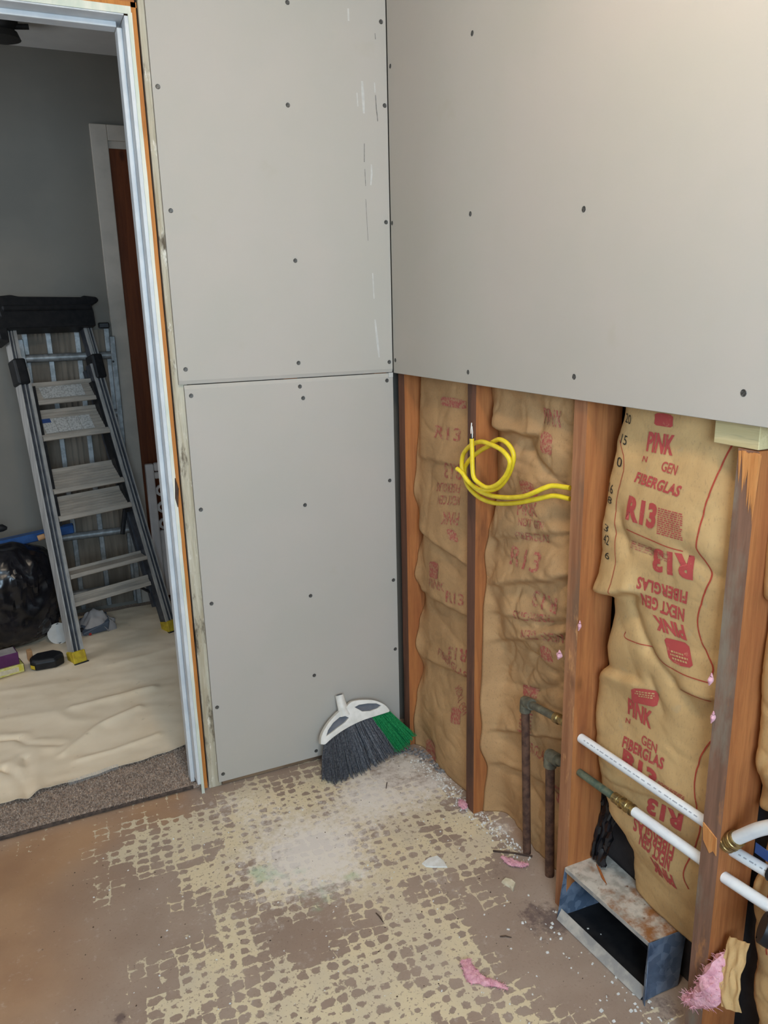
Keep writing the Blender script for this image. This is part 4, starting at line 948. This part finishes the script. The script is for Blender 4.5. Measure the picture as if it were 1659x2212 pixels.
# torn paper flap at the lower right
fA, fB, fC, fD = (P(u, v, 'x', x) for u, v, x in ((1576,2022,.040), (1612,2042,.034), (1592,2190,.002), (1556,2172,-.002)))
vs = []; n = 16
for sd_ in (0, .0015):
    for i in range(n + 1):
        for j in range(n + 1):
            p_ = fA.lerp(fB, j / n).lerp(fD.lerp(fC, j / n), i / n); p_ = p_ + Vector((sd_ - .010 * math.sin(math.pi * i / n) + .005 * noise.noise((i * .25, j * .3, 2)) + .008 * (j / n) ** 2, .004 * noise.noise((i * .35, 0, 5 + (j > n / 2))), 0)); vs.append(p_)
r_ = n + 1; fs = []
for i in range(n):
    for j in range(n):
        q = i * r_ + j; fs += [(q, q + 1, q + r_ + 1, q + r_), (q + r_ * r_, q + r_ * r_ + r_, q + r_ * r_ + r_ + 1, q + r_ * r_ + 1)]
    for (q0, q1) in ((i * r_, (i + 1) * r_), (i * r_ + n, (i + 1) * r_ + n), (i, i + 1), (n * r_ + i, n * r_ + i + 1)): fs.append((q0, q1, q1 + r_ * r_, q0 + r_ * r_))
o = MB().add(vs, fs).build('paper_flap', M['kraft'], None, smooth=True)
tag(o, 'torn kraft paper flap hanging beside the large pink tuft', 'paper')
# crumbs nobody could count
def crumbs(name, cnt, sampler, mat, smin, smax, label):
    m = MB()
    for i in range(cnt):
        x, y = sampler(); s = rnd.uniform(smin, smax); a = rnd.uniform(0, 3.14); ca, sa = math.cos(a), math.sin(a); w, l, h = s * rnd.uniform(.4, 1), s, s * rnd.uniform(.25, .6)
        pts = [(x + ca * dx * l - sa * dy * w, y + sa * dx * l + ca * dy * w, z) for z, k_ in ((.0003, 1), (h, .7)) for dx, dy in ((-.5 * k_, -.5 * k_), (.5 * k_, -.45 * k_), (.4 * k_, .5 * k_), (-.5 * k_, .4 * k_))]
        m.hexa(pts[:4], pts[4:])
    o = m.build(name, mat, None); o['kind'] = 'stuff'; o['label'] = label; o['category'] = 'debris'
def along(pts, sp):
    qs = [P(u, v, 'z', 0) for u, v in pts]
    def f():
        i = rnd.randrange(len(qs) - 1); q = qs[i].lerp(qs[i + 1], rnd.random()); return min(q.x + rnd.gauss(0, sp), .05), q.y + rnd.gauss(0, sp)
    return f
crumbs('plaster_crumbs', 420, along([(900,1640), (960,1690), (1010,1745), (1080,1800), (1140,1850)], .016), M['chip_white'], .002, .006, 'white plaster crumbs strewn along the open wall')
crumbs('floor_crumbs', 230, lambda: (rnd.uniform(-1.0, -.02), rnd.uniform(-1.3, -.15)), M['chip_white'], .0015, .005, 'scattered white plaster specks across the bare floor')
crumbs('duct_crumbs', 60, along([(1150,1960), (1250,2060), (1380,2190), (1440,2180)], .03), M['chip_white'], .003, .008, 'white plaster bits in front of the duct')
crumbs('dark_specks', 150, lambda: (rnd.uniform(-1.1, -.02), rnd.uniform(-1.3, -.1)), M['chip_dark'], .0015, .004, 'dark dirt specks scattered over the bare floor')
crumbs('sweepings', 160, along([(860,1625), (900,1622), (925,1640), (960,1670)], .010), M['grey_lint'], .003, .010, 'grey sweepings heaped beside the green bristles')
for i, (pa, pb, lb) in enumerate([((836,1690), (834,1704), 'thin dark splinter lying on the white dust'), ((812,1972), (828,1992), 'brown splinter lying mid floor'), ((1080,2023), (1105,2025), 'short reddish splinter lying near the duct'), ((1065,1838), (1150,1850), 'dark stick lying at the foot of the rusty upright pipes')]):
    a, b = P(*pa, 'z', .002), P(*pb, 'z', .002)
    MBt = MB().tube([a, a.lerp(b, .5) + Vector((.001, .002, .0006)), b], [.0012, .0016, .0008] if i < 3 else [.003, .003, .003], 6).build('wood_splinter', M['chip_dark'], None); tag(MBt, lb, 'splinter')

# ------------------------------------------------------------------ hall: drop cloth
front = [(q.x, q.y) for q in (P(u, v, 'z', .018) for u, v in [(-330,1800),(-160,1765),(0,1741),(62,1733),(100,1712),(150,1697),(200,1680),(250,1662),(300,1650),(350,1632),(405,1612)])] + [(-.5, .30), (.1, .38), (.5, .42)]
front.sort()
def fy(x): return interp(front, x)
cre_ = [[(0,1600),(38,1597),(60,1610),(130,1612)], [(8,1664),(30,1678),(50,1700),(62,1732)], [(56,1640),(62,1690),(63,1730)], [(160,1532),(240,1512),(330,1490)], [(140,1632),(180,1600),(215,1572),(300,1532)], [(170,1645),(250,1622),(340,1590)], [(0,1420),(120,1410)], [(240,1440),(390,1400)], [(0,1500),(200,1470),(380,1450)], [(150,1560),(120,1540),(0,1560)]]
camp = [-.020, -.020, -.010, .012, .012, .007, .006, .006, .006, .006]
cw = [.009, .009, .007, .022, .018, .016, .03, .03, .03, .03]
cre_ = [[P(u, v, 'z', .018) for u, v in c_] for c_ in cre_]
def cz(x, y):
    z = CT + .004 + .004 * (1 + noise.noise((x * 5, y * 7, 1))) + .0022 * noise.noise((x * 14, y * 22, 3))
    for c_, a, w in zip(cre_, camp, cw):
        best = 9
        for p_, q in zip(c_, c_[1:]):
            dx, dy = q.x - p_.x, q.y - p_.y; t_ = min(max(((x - p_.x) * dx + (y - p_.y) * dy) / (dx * dx + dy * dy), 0), 1); best = min(best, math.hypot(x - p_.x - t_ * dx, y - p_.y - t_ * dy))
        if a < 0 and best < .08: z += .004 * math.exp(-((best - .025) / .02) ** 2)
        if best < w * 4: z += a * math.exp(-(best / w) ** (1.3 if a < 0 else 1.6)) * (.55 + .45 * math.tanh((y - c_[0].y) * 40 + 1))
    return max(z, CT - .003)
nx_, ny_ = 260, 200; vs = []
for i in range(nx_ + 1):
    x = -1.55 + 1.75 * i / nx_; y0 = fy(x)
    for j in range(ny_ + 1):
        t_ = (j / ny_) ** 1.35; y = lerp(y0, 1.62, t_); e_ = math.exp(-((y - y0) / .02) ** 1)
        vs.append((x, y, cz(x, y) + .006 * e_ * (1 + noise.noise((x * 7, 0, 5)))))
fs = [(i * (ny_ + 1) + j, (i + 1) * (ny_ + 1) + j, (i + 1) * (ny_ + 1) + j + 1, i * (ny_ + 1) + j + 1) for i in range(nx_) for j in range(ny_)]
nb_ = len(vs)     # hem: fold the front edge under
for i in range(nx_ + 1): x, y, z = vs[i * (ny_ + 1)]; vs.append((x, y + .004, z - .004))
fs += [(i * (ny_ + 1), nb_ + i, nb_ + i + 1, (i + 1) * (ny_ + 1)) for i in range(nx_)]
dc = empty('drop_cloth', (-.8, .8, CT), 'cream canvas drop cloth spread wrinkled over the hall carpet', 'drop cloth')
MB().add(vs, fs).build('canvas', M['canvas'], dc, smooth=False)
for p_ in dc.children[0].data.polygons: p_.use_smooth = True
m = MB()
for i in range(46):     # stitched seam where the hem turns up
    x = lerp(P(150,1697,'z',.018).x, P(255,1660,'z',.018).x, i / 45); y = fy(x); z = cz(x, y)
    m.tube([(x, y - .001, z - .004), (x, y - .002, z + .004), (x, y + .006, z + .0095)], .0006, 4)
o = m.build('hem_stitching', M['lid_white'], dc); o['kind'] = 'stuff'

# ------------------------------------------------------------------ hall: folded step ladder
O_ = Vector((-.726, 1.16, CT + .008)); T_ = Vector((-.86, 1.505, 1.335)); ew = Vector((.436, .168, 0)).normalized(); eh = (T_ - O_).normalized(); en = ew.cross(eh)
if en.y > 0: en = -en
LM = Matrix(((ew.x, eh.x, en.x, O_.x), (ew.y, eh.y, en.y, O_.y), (ew.z, eh.z, en.z, O_.z), (0, 0, 0, 1)))
ld = empty('step_ladder', O_, 'folded aluminium step ladder with black top tray and yellow feet leaning on the hall wall', 'ladder')
def lbox(m, w0, w1, h0, h1, n0, n1, mi=0): return m.box(w0, w1, h0, h1, n0, n1, mi, LM)
def lw(h): return lerp(.236, .168, h / 1.37)
def rail(sgn, h0, h1, wo, dw, n0, n1):
    """slanting channel rail; wo(h) is the distance of its outer side from the ladder's centre line"""
    m = MB()
    def seg(a0, a1, c0, c1, mi):
        q = []
        for h in (h0, h1):
            o_ = wo(h)
            for (a, c_) in ((a0, c0), (a1, c0), (a1, c1), (a0, c1)): q.append(LM @ Vector((sgn * (o_ - a), h, c_)))
        m.hexa(q[:4], q[4:], mi)
    seg(.0, dw, n0, n1 - .006, 1)                 # dark web
    seg(dw - .013, dw, n1 - .006, n1 + .002, 0)   # broad bright flange on the inner side
    seg(.0, .003, n1 - .006, n1 + .002, 0); seg(dw * .38, dw * .38 + .003, n1 - .006, n1 + .001, 0)
    seg(-.001, .0, n0, n1, 0)
    return m.build('rail', [M['alu'], M['alu_dark']], ld)
for sg in (-1, 1):
    rail(sg, .03, 1.215, lw, .044, -.055, .0)
    rail(sg, 1.17, 1.40, lambda h: lw(h) + .008, .034, -.050, -.004)
    m = MB(); w_ = lw(1.22); lbox(m, sg * (w_ + .012), sg * (w_ - .036), 1.15, 1.255, -.06, .014); m.build('hinge_lock', M['black_plastic'], ld, bevel=.008, seg=2)
    m = MB(); w_ = lw(0); lbox(m, sg * (w_ + .006), sg * (w_ - .048), -.002, .05, -.06, .008); f_ = m.build('foot', M['foot_yellow'], ld, bevel=.004)
    m = MB(); lbox(m, sg * (w_ + .010), sg * (w_ - .052), -.010, .002, -.066, .014); m.build('sole', M['rubber'], f_, bevel=.003)
    # rear section folded behind
    m = MB()
    q = [LM @ Vector((sg * (lw(h) - .018 - a), h, c_)) for h in (.12, 1.2) for (a, c_) in ((0, -.085), (.03, -.085), (.03, -.058), (0, -.058))]; m.hexa(q[:4], q[4:]); m.build('rear_rail', M['alu_dark'], ld)
    m = MB(); q = [LM @ Vector((sg * (lw(h) - .046 - a), h, c_)) for h in (.56, 1.14) for (a, c_) in ((0, -.05), (.012, -.05), (.012, -.004), (0, -.004))]; m.hexa(q[:4], q[4:]); m.build('rail_guard', M['black_plastic'], ld)
def step(h_top, h_front, label=None, depth=.05, narrow=.047):
    w0 = lw(h_front) - narrow; m = MB()
    # sloping tread with ribs, then a rolled front edge
    n = 7
    prof = [(h_top, -.045)]
    for i in range(n):
        t0 = (i + .15) / n; t1 = (i + .85) / n
        for t_, o_ in ((t0, .0), (t0 + .02, .002), (t1 - .02, .002), (t1, .0)): prof.append((lerp(h_top, h_front, t_), lerp(-.045, -.045 + depth, t_) + o_))
    prof += [(h_front + .004, -.045 + depth + .006), (h_front - .012, -.045 + depth + .006), (h_front - .014, -.045 + depth), (h_front - .008, -.05), (h_top - .006, -.052)]
    k_ = len(prof); vs = [LM @ Vector((s_ * w0, h, c_)) for s_ in (-1, 1) for h, c_ in prof]
    m.add(vs, [tuple(range(k_)), tuple(range(2 * k_ - 1, k_ - 1, -1))] + [(i, (i + 1) % k_, (i + 1) % k_ + k_, i + k_) for i in range(k_)])
    st_ = m.build('step', M['alu_step'], ld)
    m = MB(); lbox(m, -w0, w0, h_top - .004, h_top + .010, -.052, -.040); m.build('step_back', M['alu_step'], st_)
    return st_
sA = step(1.150, 1.076, depth=.030); sB = step(1.035, .925, depth=.046); sC = step(.788, .705, depth=.044); sD = step(.672, .592, depth=.046); sE = step(.372, .352, depth=.045); sF = step(.26, .235, depth=.01)
def sticker(st_, w0, w1, h0, h1, nn0, nn1, mat):
    m = MB(); q = [LM @ Vector((w, h, c_)) for (h, c_) in ((h0, nn0), (h1, nn1)) for w in (w0, w1)]
    m.add(q + [p_ + en * .001 for p_ in q], [(4, 5, 7, 6), (0, 1, 5, 4), (2, 3, 7, 6), (0, 2, 6, 4), (1, 3, 7, 5)]); m.build('label_sticker', mat, st_)
sl = lambda ht, hf, dep, h: lerp(-.045, -.045 + dep, (ht - h) / (ht - hf)) + .0028
sticker(sA, -.096, .085, 1.088, 1.140, sl(1.15, 1.076, .03, 1.088), sl(1.15, 1.076, .03, 1.14), M['label_white'])
for i in range(4): sticker(sB, -.122 + i * .052, -.122 + i * .052 + .050, .942, 1.005, sl(1.035, .925, .046, .942), sl(1.035, .925, .046, 1.005), M['label_white'])
sticker(sB, -.122, -.085, .988, 1.006, sl(1.035, .925, .046, .988) + .0006, sl(1.035, .925, .046, 1.006) + .0006, M['label_blue'])
# black tool tray on top
tr = [( -.185, 1.37), (.185, 1.37), (.190, 1.43), (.188, 1.462), (.212, 1.470), (.226, 1.482), (.218, 1.496), (.16, 1.503), (.15, 1.496), (-.11, 1.500), (-.14, 1.507), (-.19, 1.502), (-.205, 1.47), (-.200, 1.42), (-.225, 1.39), (-.222, 1.33), (-.19, 1.315)]
k_ = len(tr); vs = [LM @ Vector((a, b, c_)) for c_ in (.028, -.07) for a, b in tr]
MB().add(vs, [tuple(range(k_)), tuple(range(2 * k_ - 1, k_ - 1, -1))] + [(i, (i + 1) % k_, (i + 1) % k_ + k_, i + k_) for i in range(k_)]).build('top_tray', M['black_plastic'], ld, bevel=.004)
m = MB(); lbox(m, -.19, .18, 1.440, 1.462, .024, .040); m.build('tray_lip', M['black_plastic'], ld, bevel=.005)
m = MB(); q0 = LM @ Vector((lw(.4) - .03, .40, -.09)); 
MB().tube([LM @ Vector((.12, .47, -.066)), LM @ Vector((.19, .66, -.066))], .010, 8).build('brace', M['black_plastic'], ld)
MB().tube([LM @ Vector((.10, .26, -.07)), LM @ Vector((.215, .16, -.066))], .006, 8).build('brace', M['black_plastic'], ld)

# straight aluminium ladder standing flat against the hall wall
ex0, ex1, yy = -.985, -.612, 1.645
el = empty('straight_ladder', (-.8, yy, CT + .02), 'straight aluminium ladder with round rungs standing behind the step ladder', 'ladder')
zb = CT + .02
def xl(z): return lerp(-.948, -.996, z / 1.3)
def xr(z): return lerp(-.607, -.600, z / 1.3)
for f_, s_ in ((xl, 1), (xr, -1)):
    q = []
    for z in (zb, 1.30):
        x = f_(z); q += [Vector((x, yy - .02, z)), Vector((x + s_ * .022, yy - .02, z)), Vector((x + s_ * .022, yy + .02, z)), Vector((x, yy + .02, z))]
    MB().hexa(q[:4], q[4:]).build('rail', M['alu_dull'], el, bevel=.002)
for z in (.128, .405, .682, .959, 1.218): MB().tube([(xl(z) + .01, yy - .002, z), (xr(z) - .01, yy - .002, z)], .017, 12).build('rung', M['alu_dull'], el, smooth=True)
for x, z in ((-.622, .43), (-.622, .385), (-.618, 1.19)): MB().tube([(x, yy - .0205, z), (x, yy - .0225, z)], .005, 8).build('rivet', M['rubber'], el)
# weathered aluminium plank behind it
pk = empty('work_plank', (-.8, 1.68, CT + .02), 'weathered grey work plank with metal ribs upright behind the ladders', 'plank')
for a, b in ((-.955, -.882), (-.860, -.765), (-.742, -.640)):
    m = MB().box(a, b, 1.680, 1.688, zb, 1.33); m.build('deck_strip', M['deck_grey'], pk)
    for i in range(1, 4): x = lerp(a, b, i / 4); MB().box(x - .0015, x + .0015, 1.676, 1.680, zb, 1.33).build('groove_rib', M['deck_grey'], pk)
for x in (-.965, -.871, -.7535, -.628): MB().box(x - .011, x + .011, 1.668, 1.692, zb - .0, 1.335).build('stile', M['alu_dull'], pk, bevel=.002)
MB().box(-.976, -.617, 1.6925, 1.698, .44, .475).build('cross_bar', M['alu_dull'], pk); MB().box(-.66, -.615, 1.65, 1.69, 1.3355, 1.36).build('end_cap', M['black_plastic'], pk, bevel=.004)

# white plastic gate leaning by the brown door
gt = empty('safety_gate', (-.35, 1.5, CT), 'white plastic lattice gate leaning behind the ladder beside the brown door', 'gate')
GY = 1.50
MB().box(-.545, -.507, GY - .015, GY + .015, CT + .02, .735).build('gate_post', M['gate'], gt, bevel=.006, seg=2)
MB().box(-.5068, -.06, GY - .012, GY + .012, .70, .738).build('gate_rail', M['gate'], gt, bevel=.006, seg=2)
MB().box(-.5068, -.06, GY - .012, GY + .012, .665, .695).build('gate_rail', M['gate'], gt, bevel=.004)
MB().box(-.5068, -.06, GY - .012, GY + .012, .10, .42).build('gate_panel', M['gate'], gt, bevel=.004)
m = MB(); cell = .052; n = 12
for i in range(8):
    for j in range(6):
        for hh in (0, 1):
            cx = -.505 + cell * (i + .5) + (cell / 2 if j % 2 else 0); czz = .43 + (j + .5) * cell * .76
        if czz + cell * .4 > .67: continue
        r0, r1 = cell * .36, cell * .60; vs = []
        for y in (GY - .006, GY + .006):
            for r in (r0, r1):
                for kk in range(n): a = 2 * math.pi * kk / n; vs.append((cx + r * math.cos(a), y, czz + r * math.sin(a) * .9))
        fs = []
        for kk in range(n):
            k2 = (kk + 1) % n; fs += [(kk, k2, n + k2, n + kk), (2 * n + kk, 3 * n + kk, 3 * n + k2, 2 * n + k2), (kk, 2 * n + kk, 2 * n + k2, k2), (n + kk, n + k2, 3 * n + k2, 3 * n + kk)]
        m.add(vs, fs)
m.build('lattice', M['gate'], gt)
MB().box(-.455, -.435, GY - .0135, GY - .0122, .33, .36).build('warning_sticker', M['orange'], gt)

# black rubbish bag, with things on and round it
m = MB(); nu, nv = 110, 70; vs = []
bc = Vector((-1.20, 1.43, CT + .006))
for j in range(nv + 1):
    ph = math.pi * j / nv
    for i in range(nu):
        th = 2 * math.pi * i / nu; sx_ = math.sin(ph) ** .6
        d = Vector((math.cos(th) * sx_, math.sin(th) * sx_, (1 - math.cos(ph)) / 2))
        w_ = 1 + .12 * noise.noise((d.x * 2, d.y * 2, d.z * 3 + 4)) + .05 * noise.noise((d.x * 6, d.y * 6, d.z * 5)) + .05 * (1 - abs(noise.noise((d.x * 7 + d.z * 3, d.y * 7, d.z * 4))) * 2) + .03 * (1 - abs(noise.noise((d.x * 16, d.y * 16 + d.z * 2, d.z * 7))) * 2)
        vs.append((bc.x + d.x * .235 * w_, min(bc.y + d.y * .17 * w_, 1.635), bc.z + d.z * .455 * (1 + .06 * noise.noise((d.x * 3, d.y * 3, 8)))))
fs = [(j * nu + i, j * nu + (i + 1) % nu, (j + 1) * nu + (i + 1) % nu, (j + 1) * nu + i) for j in range(nv) for i in range(nu)]
tag(m.add(vs, fs).build('rubbish_bag', M['bag'], None, smooth=True), 'bulging black rubbish bag slumped left of the step ladder', 'bag')
m = MB(); A2, B2 = P(-60, 1192, 'y', 1.40), P(160, 1143, 'y', 1.47); dv = (B2 - A2); upz = Vector((0, 0, .018)); dp = Vector((.0, .05, 0))
q = [A2 - upz, A2 + upz, A2 + upz + dp, A2 - upz + dp]; q2 = [p_ + dv for p_ in q]
bl = m.hexa(q, q2).build('spirit_level', M['blue'], None, bevel=.004); tag(bl, 'long blue plastic bar lying on top of the black bag', 'tool')
m = MB(); c_ = P(-5, 1143, 'y', 1.42)
m.tube([c_ + Vector((-.06, 0, -.012)), c_ + Vector((-.03, 0, 0)), c_ + Vector((.02, 0, .003)), c_ + Vector((.036, 0, -.001))], [.010, .018, .016, .006], 12).build('roller_handle', M['black_plastic'], None, smooth=True); tag(bpy.data.objects['roller_handle'], 'black rounded handle resting above the blue bar at the left edge', 'tool')
m = MB().tube([P(82,1163,'y',1.40) , P(97,1158,'y',1.40)], .012, 10); tag(m.build('cork_block', M['card_brown'], None), 'small tan block on the black bag under the blue bar', 'block')
# white lid
c_ = P(127, 1368, 'y', 1.345); m = MB()
nrm = Vector((-.2, -1, .35)).normalized(); m.tube([c_ - nrm * .010, c_ - nrm * .004, c_ + nrm * .004, c_ + nrm * .0045, c_ + nrm * .001], [.036, .046, .046, .040, .037], 24)
lid = m.build('bucket_lid', M['lid_white'], None, smooth=True); tag(lid, 'round white plastic lid propped between the black bag and the ladder', 'lid')
# boxes at the left edge
def hbox(name, c, sx, sy, sz, rz, mat, parent=None, bev=.002):
    Mx = Matrix.Translation(c) @ Matrix.Rotation(rz, 4, 'Z'); return MB().box(-sx / 2, sx / 2, -sy / 2, sy / 2, 0, sz, 0, Mx).build(name, mat, parent, bevel=bev)
cb = P(20, 1462, 'z', CT + .012) + Vector((-.05, .035, 0))
b1_ = empty('carton', cb, 'flat yellow carton under the purple carton by the black bag', 'box'); hbox('carton_body', cb, .20, .075, .034, .25, M['card_yellow'], b1_)
R_ = Matrix.Rotation(.25, 3, 'Z'); hbox('carton_label', cb + R_ @ Vector((.03, -.0377, .008)), .10, .0015, .018, .25, M['chip_cream'], b1_, 0); hbox('carton_end', cb + R_ @ Vector((.1008, 0, .0)), .0014, .07, .033, .25, M['black_plastic'], b1_, 0)
cb2 = cb + Vector((-.008, .005, .0345)); b2_ = empty('carton', cb2, 'purple and white carton stacked on the flat yellow carton', 'box')
hbox('carton_body', cb2, .19, .07, .05, .22, M['purple'], b2_); R_ = Matrix.Rotation(.22, 3, 'Z'); hbox('carton_label', cb2 + R_ @ Vector((-.03, -.0357, .006)), .07, .0014, .032, .22, M['card_white'], b2_, 0); hbox('carton_top', cb2 + Vector((0, 0, .0502)), .18, .064, .0012, .22, M['grey_cloth'], b2_, 0)
cb3 = P(66, 1432, 'z', CT + .012) + Vector((0, .03, 0)); tag(hbox('cardboard_scrap', cb3, .018, .03, .045, .2, M['card_brown']), 'small tan cardboard scrap standing beside the purple carton', 'scrap')
# black case
cs = P(108, 1446, 'z', CT + .012) + Vector((-.006, .055, 0)); t = empty('tool_case', cs, 'small black tool case with yellow trim beside the ladder foot', 'case')
prof = [(-.062, -.025), (-.045, -.045), (.03, -.048), (.062, -.02), (.06, .02), (.03, .05), (-.04, .045), (-.064, .015)]
k_ = 8; MB().add([(cs.x + a * s_, cs.y + b * s_, cs.z + h) for h, s_ in ((0, 1), (.03, 1.02), (.042, .85)) for a, b in prof], [tuple(range(7, -1, -1)), tuple(range(16, 24))] + [(r * 8 + i, r * 8 + (i + 1) % 8, (r + 1) * 8 + (i + 1) % 8, (r + 1) * 8 + i) for r in range(2) for i in range(8)]).build('case_body', M['black_plastic'], t, bevel=.003)
MB().add([(cs.x - .0625, cs.y - .0285, cs.z + .006), (cs.x - .047, cs.y - .0465, cs.z + .006), (cs.x - .0475, cs.y - .047, cs.z + .022), (cs.x - .063, cs.y - .029, cs.z + .022)], [(0, 1, 2, 3)]).build('trim_label', M['foot_yellow'], t)
# grey dust pan with rag
gp = P(208, 1372, 'z', CT + .012) + Vector((0, .06, 0)); t = empty('dust_pan', gp, 'grey plastic dust pan on the drop cloth behind the ladder rail', 'dust pan')
MB().add([(gp.x + a, gp.y + b, gp.z + c_) for a, b, c_ in ((-.05, -.05, 0), (.055, -.03, 0), (.05, .05, 0), (-.055, .05, 0), (-.055, -.055, .012), (.065, -.03, .045), (.06, .06, .06), (-.06, .055, .05))], [(3, 2, 1, 0), (0, 1, 5, 4), (1, 2, 6, 5), (2, 3, 7, 6), (3, 0, 4, 7), (4, 5, 6, 7)]).build('pan', M['grey_plastic'], t, bevel=.004)
MB().tube([(gp.x - .05, gp.y - .02, gp.z + .02), (gp.x - .085, gp.y - .03, gp.z + .025)], [.010, .007], 8).build('grip', M['black_plastic'], t, smooth=True)
MB().tube([P(180, 1366, 'z', CT + .016), P(196, 1370, 'z', CT + .016)], .006, 8).build('red_clip', M['red'], None); tag(bpy.data.objects['red_clip'], 'small red clip in front of the grey dust pan', 'clip')
vs = []; n = 22; rc = gp + Vector((.01, .02, .058))
for i in range(n + 1):
    for j in range(n + 1):
        a, b = i / n - .5, j / n - .5
        vs.append((rc.x + a * .16 + .01 * noise.noise((a * 5, b * 5, 2)), rc.y + b * .11, rc.z + .03 * noise.noise((a * 4, b * 4, 6)) + .012 * noise.noise((a * 11, b * 9, 1)) + .028 - .25 * (a * a + b * b)))
tag(MB().add(vs, [(i * (n + 1) + j, (i + 1) * (n + 1) + j, (i + 1) * (n + 1) + j + 1, i * (n + 1) + j + 1) for i in range(n) for j in range(n)]).build('rag', M['grey_cloth'], None, smooth=True), 'crumpled pale grey rag heaped on the grey dust pan', 'cloth')
# dark fixture under the hall ceiling
fc = Vector((-.90, 1.37, CEIL)); t = empty('ceiling_fixture', fc, 'dark fixture on the hall ceiling at the top left corner', 'light fixture')
MB().tube([fc + Vector((0, 0, -.0005)), fc + Vector((0, 0, -.02)), fc + Vector((0, 0, -.05))], [.055, .055, .035], 20).build('canopy', M['rubber'], t, smooth=True)
MB().tube([fc + Vector((0, 0, -.0505)), fc + Vector((0, 0, -.075)), fc + Vector((.0, 0, -.085))], [.05, .06, .03], 20).build('cup', M['rubber'], t, smooth=True)
MB().tube([fc + Vector((.035, 0, -.03)), fc + Vector((.09, .0, -.025))], .010, 10).build('arm', M['rubber'], t, smooth=True)
